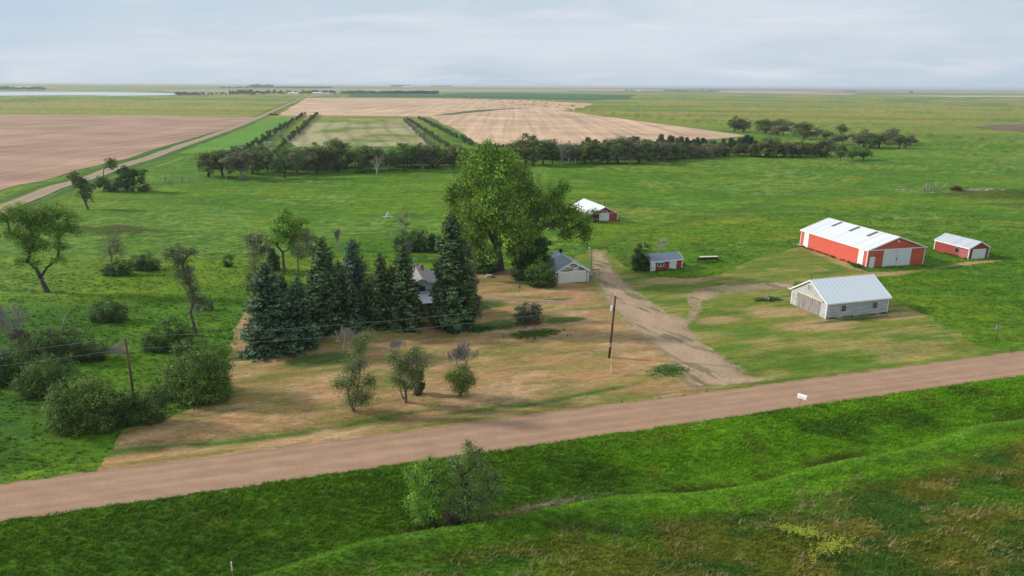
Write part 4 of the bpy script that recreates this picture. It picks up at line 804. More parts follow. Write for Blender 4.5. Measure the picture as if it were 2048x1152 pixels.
# ================================================================== BUILDINGS
def add(mb,name,mat,e): return mb.build(name,mat,e)
def gable_building(name,F,ang,S,L,eave,apex,label,cat,wall,roofm,over=.25,th=.1,trim=WTRIM,ridge='v',z=None,skew=0.5):
    """local x across the span (0..S), y along the ridge (0..L)"""
    F=np.array(F,float)
    if ridge=='u':
        v=np.array([-math.sin(ang),math.cos(ang)]); F=F+v*S; a=ang-math.pi/2
    else: a=ang
    zz=hz(*F[:2]) if z is None else z
    e=empty(name,(F[0],F[1],zz),a,label,cat)
    w=MB(); w.prism([(0,-.5),(S,-.5),(S,eave),(S*skew,apex),(0,eave)],'y',0,L); link('wall',w.mesh('wall'),wall,e)
    r=MB()
    sl1=(apex-eave)/(S*skew); sl2=(apex-eave)/(S*(1-skew)); t=th; g=.015
    r.prism([(-over,eave-over*sl1+g),(S*skew,apex+g),(S+over,eave-over*sl2+g),(S+over,eave-over*sl2+t+g),(S*skew,apex+t*1.2+g),(-over,eave-over*sl1+t+g)],'y',-over,L+over)
    ro=link('roof',r.mesh('roof'),roofm,e)
    if trim:
        tr=MB(); c=.14; p=.03
        for (x0,x1,y0,y1) in ((-p,c,-p,c),(S-c,S+p,-p,c),(-p,c,L-c,L+p),(S-c,S+p,L-c,L+p)): tr.box(x0,x1,y0,y1,0,eave-.02)
        # rake boards and fascia
        o=over+.02
        for yy in (-o,L+over-.03):
            tr.prism([(-over-.02,eave-over*sl1-.12),(S*skew,apex-.12),(S*skew,apex+t*1.2+.03),(-over-.02,eave-over*sl1+t+.03)],'y',yy,yy+.05)
            tr.prism([(S*skew,apex-.12),(S+over+.02,eave-over*sl2-.12),(S+over+.02,eave-over*sl2+t+.03),(S*skew,apex+t*1.2+.03)],'y',yy,yy+.05)
        tr.box(-over-.05,-over-.005,-over+.06,L+over-.06,eave-over*sl1-.12,eave-over*sl1+t+.02); tr.box(S+over+.005,S+over+.05,-over+.06,L+over-.06,eave-over*sl2-.12,eave-over*sl2+t+.02)
        link('trim',tr.mesh('trim'),trim,e)
    return e
def door(e,face,a,b_,z0,z1,mat,S=0,name='door',th=.05,frame=None,label=None):
    mb=MB(); 
    if face=='front': mb.box(a,b_,-th,-.004,z0,z1)
    elif face=='left': mb.box(-th,-.004,a,b_,z0,z1)
    elif face=='right': mb.box(S+.004,S+th,a,b_,z0,z1)
    o=link(name,mb.mesh(name),mat,e)
    if label: o['label']=label
    if frame:
        f=MB(); w=.09; t2=th+.03
        for (p,q,r0,r1) in ((a-w,a,z0,z1+w),(b_,b_+w,z0,z1+w),(a,b_,z1,z1+w),(a,b_,z0-w,z0)):
            if r1<=.02: continue
            if face=='front': f.box(p,q,-t2,-.003,max(r0,0.01),r1)
            elif face=='left': f.box(-t2,-.003,p,q,max(r0,0.01),r1)
            else: f.box(S+.003,S+t2,p,q,max(r0,0.01),r1)
        link('frame',f.mesh('frame'),frame,o)
    return o
RED=mat_ribs('red_ribbed_metal',(.70,.115,.075),'Y',.3,.88,.5); RED2=mat_ribs('red_board_siding',(.36,.05,.04),'Y',.25,.75,.7)
REDX=RED
WROOF=mat_ribs('white_ribbed_roof',(.80,.80,.79),'Y',.4,.92,.45,stripe=.9)
GALV=mat_ribs('galvanised_roof',(.66,.69,.72),'Y',.6,.8,.38,.25,stripe=.9)
GREYROOF=mat_ribs('grey_metal_roof',(.33,.37,.42),'Y',.5,.75,.42,.25,stripe=.75)
WSHEET=mat_ribs('pale_sheet_roof',(.78,.82,.84),'Y',.8,.95,.5,.0,depth=.006)
OLDSID=mat_ribs('old_white_siding',(.50,.52,.53),'Z',.16,.8,.85,col2=(.33,.325,.32),lo=.36,hi=.56)
PEEL=mat_ribs('peeling_siding',(.66,.64,.61),'Z',.18,.8,.9,col2=(.13,.075,.055),lo=.475,hi=.525)
HOUSEW=mat_ribs('house_siding',(.66,.68,.70),'Z',.14,.9,.7)
SHING=mat_plain('grey_shingles',(.34,.31,.29),(.25,.225,.21),12,.9,bmp=.4,sc=(1,1,1))
CREAMD=mat_ribs('cream_door_panel',(.72,.70,.60),'Z',.45,.93,.6)
WDOOR=mat_ribs('white_metal_door',(.72,.74,.75),'X',.3,.93,.5)
SKYL=mat_plain('grey_skylight',(.13,.135,.13),(.09,.09,.09),3,.4)
# large machine shed
e=gable_building('machine_shed',(73.6,137.6),math.radians(14.9),14.5,21.3,3.75,6.2,'large red metal machine shed with a white roof','shed',RED,WROOF,.22)
door(e,'front',3.95,7.38,.05,3.6,WDOOR,name='door',th=.1,label='left leaf of the big white sliding door'); door(e,'front',7.42,10.9,.05,3.6,WDOOR,name='door',th=.1,label='right leaf of the big white sliding door')
MB().box(.3,14.2,-.16,-.003,3.62,3.78).build('door_track',WTRIM,e); d=door(e,'front',.75,1.85,.05,2.2,WHITE,frame=WTRIM,name='door',label='small white walk door'); MB().box(1.65,1.72,-.12,-.052,1.0,1.2).build('handle',DARK,d)
MB().box(7.385,7.415,-.115,-.05,.1,3.5).box(7.3,7.5,-.14,-.102,1.3,1.75).build('door_latch',DARK,e)
mb=MB(); mb.tube([(7.25,-.12,5.3),(7.25,.02,5.3)],.22,14); mb.build('vent',WTRIM,e)
for a,b_ in ((1.0,2.5),(18.4,20.0)): door(e,'left',a,b_,.05,3.6,WTRIM,name='door',th=.08,label='white sliding side panel')
sl=(6.2-3.75)/7.25
for y0 in (5.2,10.6,16.2):
    mb=MB(); x0,x1=4.4,6.9; zf=lambda x:3.75+x*sl+.118
    mb.prism([(x0,zf(x0)),(x1,zf(x1)),(x1,zf(x1)+.05),(x0,zf(x0)+.05)],'y',y0,y0+.85); mb.build('skylight',SKYL,e)
mb=MB(); mb.tube([(-.3,19.5,.05),(-.9,19.8,.05),(-.9,21.4,.05)],.05,5); mb.box(-1.1,-.25,19.4,21.1,.35,.42); mb.tube([(-1,19.5,0),(-1,19.5,.4)],.04,5); mb.tube([(-1,21,0),(-1,21,.4)],.04,5); mb.tube([(-.35,21,0),(-.35,21,.9)],.04,5)
tag(mb.build('steel_gate_rack',STEEL,None,None),'small steel rack at the far left corner of the large red shed','rack'); o=bpy.data.objects['steel_gate_rack']; o.location=e.location; o.rotation_euler=e.rotation_euler
# small red garage
e=gable_building('small_red_garage',(100.1,145.8),math.radians(15),5.5,9.1,2.4,3.75,'small red garage with a galvanised roof right of the large shed','garage',RED2,GALV,.15)
door(e,'front',1.0,4.4,.05,2.1,WDOOR,frame=WTRIM,th=.06,name='garage_door'); w=door(e,'left',2.6,3.5,.9,1.8,DARK,frame=GREYW,name='window')
MB().box(-.03,-.004,.2,2.45,.1,1.9).build('wall_patch',mat_plain('faded_red_sheet',(.46,.15,.13),(.34,.09,.08),3,.7),e)
# grey barn
e=gable_building('grey_barn',(50.8,104.7),math.radians(16.9),8.5,12.4,2.75,5.35,'weathered grey white barn with a pale metal roof nearest the road','barn',OLDSID,WSHEET,.28,ridge='u')
S=8.5
PLANK=mat_ribs('weathered_planks',(.20,.165,.145),'X',.22,.6,.95,col2=(.34,.31,.295),lo=.42,hi=.6)
door(e,'front',1.5,3.55,.05,2.55,PLANK,th=.08,label='left weathered plank door leaf'); door(e,'front',3.6,5.2,.05,2.55,PLANK,th=.1,label='middle weathered plank door leaf'); door(e,'front',5.25,7.0,.05,2.55,PLANK,th=.08,label='right weathered plank door leaf')
MB().box(.8,7.6,-.18,-.004,2.58,2.76).build('door_track',CREAM,e)
w=door(e,'front',3.6,4.4,3.55,4.55,PLANK,frame=WTRIM,name='window',th=.05); MB().box(3.97,4.03,-.07,-.052,3.6,4.5).build('slat',CREAM,w)
for a in (2.9,9.2):
    w=door(e,'right',a,a+.85,1.05,2.0,GLASS,S=S,frame=OLDSID,name='window'); MB().box(S+.052,S+.07,a+.4,a+.45,1.05,2.0).box(S+.052,S+.07,a,a+.4,1.5,1.55).box(S+.052,S+.07,a+.45,a+.85,1.5,1.55).build('muntin',GREYW,w)
mb=MB(); mb.tube([(4.25,-.1,5.3),(4.25,-.1,6.5)],.03,5); mb.build('lightning_rod',DARK,e)
mb=MB(); mb.box(-.9,.0,-.25,-.1,2.55,2.72); mb.build('rafter_end',CREAM,e)
# small red shed with windows
e=gable_building('chicken_shed',(28.0,133.5),math.radians(20),3.2,7.4,2.05,3.05,'small red shed with white doors and a slate coloured roof','shed',RED2,mat_ribs('slate_metal_roof',(.20,.235,.30),'Y',.5,.85,.45,.2),.15,ridge='u',skew=.4)
S=3.2
OLDW=mat_plain('peeling_white',(.72,.72,.70),(.38,.36,.34),3,.8,lo=.35,hi=.5)
door(e,'right',.2,1.1,.05,1.95,OLDW,S=S,label='narrow white door'); door(e,'right',4.3,6.0,.1,1.85,OLDW,S=S,th=.09,label='wide white sliding door'); MB().box(S+.004,S+.14,2.4,6.1,1.87,1.97).build('door_track',WTRIM,e)
w=door(e,'right',1.65,2.95,.95,1.7,GLASS,S=S,frame=WTRIM,name='window'); MB().box(S+.052,S+.075,2.25,2.36,.95,1.7).build('mullion',WTRIM,w)
# peeling garage
def zray(px,py,z): return G(px,py,z)
gr=zray(1124.6,503.3,4.05)-zray(1141.7,525.2,4.05); GL=float(np.hypot(gr[0],gr[1]))
e=gable_building('peeling_garage',(8.2,124.2),math.radians(16.2),6.7,min(max(GL,7),12),2.2,4.0,'double garage with peeling white siding and a grey metal roof','garage',PEEL,GREYROOF,.25)
door(e,'front',.62,3.2,.05,1.95,CREAMD,frame=WTRIM,name='garage_door',label='left cream overhead door'); door(e,'front',3.42,6.0,.05,1.95,CREAMD,frame=WTRIM,name='garage_door',label='right cream overhead door')
MB().box(.1,6.6,-.05,-.004,2.06,2.22).build('fascia_board',WTRIM,e)
mb=MB(); mb.box(3.5,3.9,GL-1.4,GL-1.0,3.9,4.55); mb.tube([(3.7,GL-1.2,4.5),(3.7,GL-1.2,4.8)],.22,8); mb.build('chimney',BLACKP,e); 
# red barn
gr=zray(1180,397.5,3.9)-zray(1209,413.8,3.9); BLn=float(np.hypot(gr[0],gr[1]))
e=gable_building('red_barn',(21.8,186.1),math.radians(18),7.9,min(max(BLn,8),18),2.0,3.95,'red barn with a white roof and white double doors beyond the garage','barn',RED2,WROOF,.3)
door(e,'front',2.3,3.82,.05,2.1,WHITE,label='left white door leaf'); door(e,'front',3.86,5.3,.05,2.1,WHITE,label='right white door leaf')
MB().box(-.05,7.95,-.05,-.004,2.13,2.25).build('fascia_board',WTRIM,e); door(e,'front',3.0,4.6,2.35,2.75,GLASS,frame=WTRIM,name='window')
mb=MB(); mb.tube([(4.2,1.0,3.7),(4.2,1.0,5.3)],.09,7); mb.build('stove_pipe',DARK,e)
# barn behind the cottonwood
b_=G(968,437); e=gable_building('red_barn',(b_[0],b_[1]),math.radians(14),10,8,2.8,4.6,'red barn with white doors mostly hidden by the big cottonwood','barn',RED2,WROOF,.3)
door(e,'front',.9,1.9,.05,2.1,WHITE); door(e,'front',6.9,8.2,.05,2.3,WHITE,label='wider white door')
# house
e=gable_building('farmhouse',(-19.2,105.0),math.radians(16.4),9.6,9.5,3.4,5.9,'white farmhouse with a grey brown shingle roof hidden among spruces','house',HOUSEW,SHING,.45)
mb=MB(); mb.prism([(0-2.6,2.35),(0.02,3.15),(.02,3.27),(-2.6,2.47)],'x',1.2,8.6); pr=link('porch_roof',mb.mesh('porch_roof'),WTRIM,e)
mb=MB(); [mb.box(x,x+.14,-2.5,-2.36,0,2.36) for x in (1.4,3.6,6.0,8.2)]; mb.build('porch_post',WTRIM,e)
for a in (2.0,5.6): 
    w=door(e,'front',a,a+1.1,1.1,2.4,GLASS,frame=WTRIM,name='window')
w=door(e,'front',4.2,5.3,3.7,4.6,GLASS,frame=WTRIM,name='window'); door(e,'front',3.9,4.8,.2,2.3,GREYW,frame=WTRIM)
for a in (1.5,6): door(e,'left',a,a+1.2,1.2,2.4,GLASS,frame=WTRIM,name='window')
mb=MB(); mb.box(5.6,6.2,6.8,7.4,4.6,6.4); mb.build('chimney',mat_plain('chimney_brick',(.36,.2,.15),(.25,.13,.1),6,.9),e)
mb=MB(); mb.tube([(4.8,9.3,5.7),(4.8,9.3,7.0)],.03,5); mb.tube([(4.2,9.3,6.9),(5.6,9.3,6.9)],.025,4)
for k in range(5): mb.tube([(4.3+k*.3,8.9,6.9),(4.3+k*.3,9.7,6.9)],.018,4)
mb.build('aerial',STEEL,e)
def wall_weeds(F,ang,W,D,label,seed,sides='FLRB',size=.4,dens=9):
    r=RS(seed); F=np.array(F,float); u=np.array([math.cos(ang),math.sin(ang)]); v=np.array([-u[1],u[0]]); X=[]
    for sd,(a,d,L,o) in dict(F=(F,u,W,-v),R=(F+u*W,v,D,u),L=(F,v,D,-u),B=(F+v*D,u,W,v)).items():
        if sd not in sides: continue
        n=int(L*dens); t=r.rand(n)*L; q=.05+np.abs(r.normal(0,.25,n)); k=vnoise(t/1.3,t*0,seed)>.35; X.append((a+d*t[:,None]+o*q[:,None])[k])
    X=np.vstack(X); n=len(X); vv,f,c=tufts(X[:,0],X[:,1],r.uniform(.6,1.3,n)*size,6,seed,.16,.6,np.tile([.05,.11,.02],(n,1)))
    tag(link('wall_weeds',npmesh('wall_weeds',vv,f,c),GRASSM),label,'weeds',kind='stuff')
wall_weeds((50.8,104.7),math.radians(16.9),12.4,8.5,'dark weeds along the walls of the grey white barn',1,'FRB',.35)
wall_weeds((73.6,137.6),math.radians(14.9),14.5,21.3,'weeds along the walls of the large red shed',2,'LRB',.5)
wall_weeds((100.1,145.8),math.radians(15),5.5,9.1,'weeds along the walls of the small red garage',3,'LRB',.5)
wall_weeds((28.0,133.5),math.radians(20),7.4,3.2,'weeds round the small red shed with windows',4,'FRLB',.5)
wall_weeds((8.2,124.2),math.radians(16.2),6.7,8,'weeds round the peeling garage',5,'RB',.45)
wall_weeds((21.8,186.1),math.radians(18),7.9,12,'weeds round the white roofed red barn',6,'FLR',.5)
# ---- distant farm buildings
FG='pale roofs of the distant farmsteads'
WF=mat_plain('far_white',(.75,.76,.77),(.65,.66,.68),.1,.7)
for i,(px,py,W,D,h,lab) in enumerate([(404,190.3,26,12,6,'pale building among the thin trees right of the lake'),(411,190.5,12,10,6,'small pale building right of the first one by the lake'),(455,190.2,6,6,14,'white grain bin left of the dark far tree row'),(515,189.6,50,14,5,'long pinkish grey shed in the distant farmstead'),(586,189.2,34,14,7,'white roofed shed in the middle of the distant farmstead'),(588,187.2,16,10,8,'small blue white roof behind the middle shed'),(635,188.6,34,14,7,'white roofed building at the right of the distant farmstead'),(640,187,14,10,8,'second roof at the right of the distant farmstead'),(654,189.3,14,10,6,'small building beside the pale far road'),(1398,182,20,12,9,'white house in the lone farm clump at right'),(1411,181.8,18,12,9,'pale roof right of the white house in the lone farm clump'),(1278,182.6,12,9,6,'tiny cream building left of the lone farm'),(815,175.5,90,30,16,'white sheds in the row on the horizon'),(888,174.2,110,30,20,'white long building on the horizon above the crop field')]):
    b_=G(px,py,0.); e=empty('far_building',(b_[0],b_[1],hz(b_[0],b_[1])),.1*(i%3),lab,'building')
    MB().box(-W/2,W/2,0,D,-1,h*.62).build('wall',WF if i%3 else HOUSEW,e); m=MB(); m.prism([(-.6,h*.62+.02),(D/2,h),(D+.6,h*.62+.02)],'x',-W/2-.6,W/2+.6); m.build('roof',WTRIM if i not in(3,) else WF,e)
# ================================================================== POLES, WIRES, SMALL THINGS
def pole(bx,by,tx,ty,label,rb,rt_,extra=None):
    b=G(bx,by); p=at_depth(tx,ty,b[1])-b; e=empty('utility_pole',b,0,label,'utility pole')
    m=MB(); m.tube([(0,0,-.4),p*.5,p],[rb,(rb+rt_)/2,rt_],12); m.build('shaft',POLEW,e,None,True); return e,b,p
e1,b1,p1=pole(272,820,250,677,'brown utility pole rising from the lilac bushes at left',.15,.11)
m=MB(); m.tube([p1,p1+np.array([0,0,.22])],.05,8); m.build('insulator',STEEL,e1)
e2,b2,p2=pole(1218,716,1231,591,'reddish brown utility pole in the lawn beside the drive',.19,.13)
m=MB(); m.tube([p2,p2+np.array([0,0,.25])],.06,8); m.build('insulator',WTRIM,e2)
q=p2*.80; m=MB(); m.tube([q+np.array([-.33,-.05,-.35]),q+np.array([-.33,-.05,.35])],.16,12); m.tube([q+np.array([-.33,-.05,.35]),q+np.array([-.33,-.05,.5])],.04,6); m.build('transformer_can',WTRIM,e2)
q=p2*.22; m=MB(); m.tube([q-np.array([0,0,.32]),q+np.array([0,0,.32])],[.197,.193],12); m.build('metal_wrap',STEEL,e2)
def wire(a,b,sag,label,n=40):
    t=np.linspace(0,1,n)[:,None]; p=a*(1-t)+b*t; p[:,2]-=(4*sag*t*(1-t))[:,0]; m=MB(); m.tube(p,.017,4,False); tag(m.build('power_line',WIREM),label,'power line')
A1=b1+p1+[0,0,.2]; A2=b2+p2+[0,0,.22]; B1_=b1+p1*.86; B2_=b2+p2*.87
wire(A1,A2,.9,'upper power wire strung between the two utility poles'); wire(B1_,B2_,.9,'lower power wire strung between the two utility poles')
dv=(A1-A2); dv[2]=0; A0=A1+dv*.9; A0[2]=A1[2]-.3; wire(A0,A1,.9,'upper power wire leaving the left edge of the photo'); B0=B1_+dv*.9; B0[2]=B1_[2]-.3; wire(B0,B1_,.9,'lower power wire leaving the left edge of the photo')
b=G(1221.5,747); m=MB(); p=at_depth(1223,707,b[1])-b; m.tube([(0,0,-.2),p*.72],.035,8); o=m.build('marker_post',WTRIM,None,b); m=MB(); m.tube([p*.4,p],.055,8); m.build('sleeve',YEL,o); tag(o,'thin yellow guy wire marker in front of the right utility pole','marker post')
# yard light pole
b=G(1181.5,560); p=at_depth(1184,494,b[1])-b; e=empty('yard_light_pole',b,0,'slim pole with a yard lamp and meter box beside the peeling garage','light pole')
m=MB(); m.tube([(0,0,-.3),p],[.13,.09],8); m.build('shaft',GREYW,e,None,True)
m=MB(); m.tube([p*.97,p*.97+np.array([-.5,-.1,.12])],.035,6); q=p*.97+np.array([-.5,-.1,.0]); m.build('lamp_arm',STEEL,e); m=MB(); m.tube([q+[0,0,.15],q,q-[0,0,.22]],[.12,.2,.12],10); m.build('lamp_head',WTRIM,e)
m=MB(); m.box(-.38,.38,-.28,-.12,.95,1.75); m.build('meter_box',STEEL,e); m=MB(); m.tube([(-.2,-.2,0),(-.2,-.2,.95)],.06,8); m.tube([(.0,-.12,1.7),p*.8+[0,-.12,0]],.03,5); m.build('conduit',STEEL,e)
m=MB(); m.box(.1,1.7,.2,.3,2.0,2.12); m.tube([(1.6,.25,0),(1.6,.25,2.0)],.03,6); m.build('side_rail',GREENP,e)
# mailbox
b=G(1597,813); e=empty('mailbox',b,0,'white rural mailbox on a leaning post at the road edge','mailbox')
m=MB(); m.tube([(-.1,0,-.3),(.25,.05,1.05)],.05,8); m.build('post',GREYW,e)
m=MB(); w=.16; pl=[(-w,0),(w,0),(w,.18)]+[(w*math.cos(t),.18+w*math.sin(t)) for t in np.linspace(.3,math.pi-.3,6)]+[(-w,.18)]
m.prism(pl,'y',-.34,.34); o=m.build('box',WTRIM,e); o.location=(.3,.06,1.02); o.rotation_euler=(0,.1,.9); o.scale=(1.5,1.5,1.5)
d=MB(); d.prism([(x*1.04,z*1.02) for x,z in pl],'y',-.365,-.343); do=d.build('box_door',WHITE,o); f=MB(); f.box(w+.004,w+.02,-.1,-.04,.1,.32); f.build('flag',RUST,o)
# diamond sign seen from behind
b=G(1991,692); p=at_depth(1997,655,b[1])-b; e=empty('road_sign',b,0,'diamond road sign seen from its bare metal back','road sign')
m=MB(); m.tube([(0,0,-.3),p*1.25],.035,6); m.build('post',GREENP,e)
m=MB(); s=.55; m.add([(-s,0,0),(0,0,-s),(s,0,0),(0,0,s),(-s,.02,0),(0,.02,-s),(s,.02,0),(0,.02,s)],[(0,1,2,3),(7,6,5,4),(0,4,5,1),(1,5,6,2),(2,6,7,3),(3,7,4,0)]); o=m.build('panel',mat_plain('bare_aluminium',(.66,.66,.64),(.5,.5,.48),4,.4,.3),e); o.location=p+np.array([0,.05,0]); o.rotation_euler=(0,0,.25)
# fibreglass stake in the near grass
b=G(467,1163); p=at_depth(462,1124,b[1])-b; e=empty('marker_stake',b,0,'orange stake with a white top in the near grass','stake'); m=MB(); m.tube([(0,0,-.2),p*.62],.045,8); m.build('stake_body',ORANGE,e); m=MB(); m.tube([p*.62,p],.05,8); m.build('stake_top',WTRIM,e)
# bird feeder post, stump, bench bed, ornament
b=G(1039,587); e=empty('bird_feeder',b,0,'small dark bird feeder on a thin post in the lawn','bird feeder'); m=MB(); m.tube([(0,0,-.1),(0,0,1.15)],.03,6); m.build('post',DARK,e); m=MB(); m.box(-.17,.17,-.14,.14,1.15,1.2); m.box(-.1,.1,-.09,.09,1.2,1.38); m.prism([(-.2,1.38),(0,1.52),(.2,1.38)],'y',-.17,.17); m.build('feeder_house',DKBARK,e)
def stones(name,px,py,n,R,s,label,cat,seed,mat=STONE,ry=None):
    b=G(px,py); r=RS(seed)
    for k in range(n):
        m=MB(); sz=s*r.uniform(.6,1.3); bm=bmesh.new(); bmesh.ops.create_icosphere(bm,subdivisions=2,radius=sz)
        for v in bm.verts: v.co*=1+.25*(vnoise(v.co.x/sz*1.7+k,v.co.y/sz*1.7+v.co.z/sz,k)-.5)*2; v.co.z*=.7
        me=bpy.data.meshes.new(name); bm.to_mesh(me); bm.free()
        x=b[0]+r.normal(0,.5)*R; y=b[1]+r.normal(0,.5)*(ry or R); o=link(name,me,mat,None,(x,y,hz(x,y)+sz*.35),(0,0,r.rand()*6)); tag(o,label,cat,label+' group')
stones('edging_stone',1072,656,9,1.3,.16,'pale stone at the top edge of the flower bed','stone',1,ry=.3)
stones('edging_stone',1078,677,10,1.6,.11,'pale pebble along the lower edge of the flower bed','stone',2,ry=.2)
stones('rubble_stone',1965,382,22,8,.6,'pale boulder in the rubble line on the right mound','stone',3,ry=.5)
stones('rubble_stone',1800,381,9,6,.35,'pale stone at the left foot of the right mound','stone',4,ry=.5)
b=G(1068,652); m=MB(); m.box(-.75,.75,-.15,.15,.4,.46); 
e=empty('garden_bench',b,.1,'low rusty brown bench behind the flower bed','bench'); m.build('seat',RUST,e)
for x in (-.65,.65): MB().box(x-.04,x+.04,-.12,.12,0,.4).build('leg',RUST,e)
MB().box(-.75,.75,.12,.16,.55,.8).box(-.6,-.55,.13,.15,.46,.55).box(.55,.6,.13,.15,.46,.55).build('backrest',RUST,e)
b=G(1060,664); m=MB(); m.tube([(0,0,-.1),(0,0,.75)],.035,6); tag(m.build('garden_stake',CREAM,None,b),'short cream stake standing in the flower bed','stake')
b=G(1533,600); m=MB(); m.tube([(0,0,-.1),(0,0,.5)],[.42,.34],10); e=empty('stump',b,0,'old grey stump with a pale broken board among weeds','stump'); m.build('stump_body',GREYW,e); MB().box(.08,.2,-.5,-.42,0,.62).build('board',CREAM,e); r=RS(2)
m=MB()
for k in range(8): m.tube([(r.normal(-.3,.3),r.normal(0,.2),0),(r.normal(-.3,.4),r.normal(0,.2),.6)],.05,5)
m.build('splinter',GREYW,e)
# well cover with a white ornament
b=G(978,554); e=empty('birdbath',b,0,'low stone planter with a white rim left of the cottonwood','planter'); m=MB(); m.tube([(0,0,0),(0,0,.35),(0,0,.4)],[.7,.75,.7],14); m.build('basin',STONE,e); MB().tube([(-.5,0,.45),(.5,0,.45)],.07,6).tube([(-.3,0,.38),(-.3,0,.62)],.06,6).build('rim_stones',WTRIM,e)
# grain drill
b=G(1416,524); e=empty('grain_drill',b,math.radians(8),'old green grain drill with a cream lid parked in the grass','farm implement')
m=MB(); m.prism([(-.25,.55),(.25,.55),(.42,1.15),(-.42,1.15)],'x',-1.9,1.9); m.build('seed_box',GREENP,e); MB().box(-1.95,1.95,-.45,.45,1.155,1.22).build('lid',CREAM,e)
m=MB(); m.box(-2.1,2.1,-.75,-.67,.42,.5); m.box(-2.1,2.1,.55,.63,.42,.5); 
for x in (-2.0,-.7,.7,2.0): m.box(x-.04,x+.04,-.67,.55,.43,.49)
m.build('frame',RUST,e)
for x in np.linspace(-1.8,1.8,13):
    m=MB(); m.tube([(x,-.1,.55),(x,-.55,.25),(x,-.6,.05)],.03,5); m.build('seed_tube',DARK,e)
for x in (-2.25,2.25):
    w=MB(); t=np.linspace(0,2*math.pi,21); w.tube([(x,.1+.5*math.cos(a),.5+.5*math.sin(a)) for a in t],.05,6,False); wo=w.build('wheel',RUST,e)
    s=MB(); [s.tube([(x,.1,.5),(x,.1+.48*math.cos(a),.5+.48*math.sin(a))],.02,4) for a in t[:-1:2]]; s.tube([(x-.1,.1,.5),(x+.1,.1,.5)],.08,8); s.build('spokes',RUST,wo)
m=MB(); m.tube([(2.1,-.7,.45),(3.3,-.9,.35)],.05,5); m.tube([(2.1,.55,.45),(3.3,-.9,.35)],.05,5); m.build('drawbar',RUST,e)
# scrap beside the red shed
b=G(1367,531); m=MB(); r=RS(4)
for k in range(10): a=r.uniform(0,3.1); m.tube([(r.normal(0,.5),r.normal(0,.3),.15),(r.normal(0,.5)+.9*math.cos(a),r.normal(0,.3)+.5*math.sin(a),r.uniform(.1,.6))],.05,5)
tag(m.build('scrap_pile',RUST,None,b),'rusty scrap pile at the right end of the small red shed','scrap')
# posts and stumps in the pasture
for (px,py,ty,mat,lab) in [(329,363,347,DEADW,'pale standing post in the pasture left of the tree line'),(363,365,353,GREYW,'dark stub post in the pasture, second of the broken posts'),(376,367,351,DEADW,'pale broken trunk in the pasture, right of the dark stub')]:
    b=G(px,py); p=at_depth(px,ty,b[1])-b; m=MB(); m.tube([(0,0,-.3),p*.6,p],[.4,.32,.15],7); r=RS(px); twigs(m,p*.3,(1,0,.3),p[2]*.4,.12,1,r); tag(m.build('broken_trunk',mat,None,b),lab,'broken trunk')
dead_tree('fallen_branches',341,366,360,'small fallen branch heap between the pasture posts',121,DEADW,4,.9,.12,0,depth=2,cat='branches')
b=G(775,435); m=MB(); 
for a in (0,2.1,4.2): m.tube([(1.1*math.cos(a),1.1*math.sin(a),0),(0,0,1.5)],.09,6)
m.tube([(-1.6,0,.15),(1.5,.3,.2)],.12,6); m.tube([(-.1,0,0),(.1,0,1.9)],.1,6); tag(m.build('wood_tripod',WTRIM,None,b),'white tripod of poles alone in the middle pasture','tripod')
# debris on the right mound
b=G(1862,383); m=MB(); r=RS(9)
for k in range(9): m.tube([(-3+.7*k+r.normal(0,.2),0,0),(-3+.7*k+r.normal(0,.9),r.normal(0,.3),r.uniform(2.0,3.4))],.18,5)
tag(m.build('leaning_timbers',DEADW,None,b),'pale leaning timbers at the left end of the right mound','timbers')
b=G(1912,382); m=MB(); m.tube([(-2,0,.6),(-.5,.3,1.3),(1.2,0,.9),(2.0,0,.3)],[.5,.9,.8,.3],8)
r=RS(5)
for k in range(14): m.tube([(r.normal(0,1.5),r.normal(0,.5),.2),(r.normal(0,1.8),r.normal(0,.5),r.uniform(.8,1.9))],.09,5)
tag(m.build('scrap_pile',RUST,None,b),'rusty brown scrap pile in the middle of the right mound','scrap')
b=G(1937,383); m=MB(); m.tube([(-2.6,0,.6),(0,0,.25),(3,.2,.2)],.16,6); m.tube([(-2,0,.8),(2.4,.3,.3)],.12,6); tag(m.build('fallen_pole',DEADW,None,b),'long pale fallen pole right of the rusty scrap','pole')
b=G(1962,382); m=MB(); r=RS(6)
for k in range(26): x,y,s=r.normal(0,3.4),r.normal(0,.5),r.uniform(.2,.45); m.box(x-s,x+s,y-s,y+s,-.1,s)
tag(m.build('brick_rubble',mat_plain('rubble_brick',(.42,.22,.15),(.25,.14,.1),2,.9),None,b),'reddish rubble heap right of the fallen pole','rubble')
# car at the far crossing
b=G(543,231.2,0.); e=empty('parked_vehicle',(b[0],b[1],.3),.2,'tiny dark vehicle stopped on the section road','vehicle'); m=MB(); m.prism([(-3,.6),(3,.6),(3,1.5),(1.6,1.7),(.9,2.5),(-.9,2.5),(-1.3,1.6),(-3,1.6)],'y',-1,1); m.build('body',mat_plain('dark_car_paint',(.02,.02,.02),(.015,.015,.02),2,.3),e)
m=MB()
for x in (-1.8,1.8):
    for y in (-1.02,1.02): 
        w=MB(); w.tube([(x,y-.12,.45),(x,y+.12,.45)],.45,12); w.build('wheel',BLACKP,e)
b=G(552,231.6,0.); e=empty('parked_vehicle',(b[0],b[1],.3),.4,'dark green machine beside the vehicle on the section road','vehicle'); m=MB(); m.prism([(-2.6,.5),(2.6,.5),(2.6,1.4),(.6,1.6),(.4,2.7),(-1.2,2.7),(-1.4,1.5),(-2.6,1.4)],'y',-.9,.9); m.build('body',GREENP,e)
for x in (-1.6,1.6):
    for y in (-.98,.98): w=MB(); w.tube([(x,y-.15,.5),(x,y+.15,.5)],.5,12); w.build('wheel',BLACKP,e)
# wire fence posts north-east of the garage
fp=[(1250,533),(1240,520),(1228,507),(1262,545)]
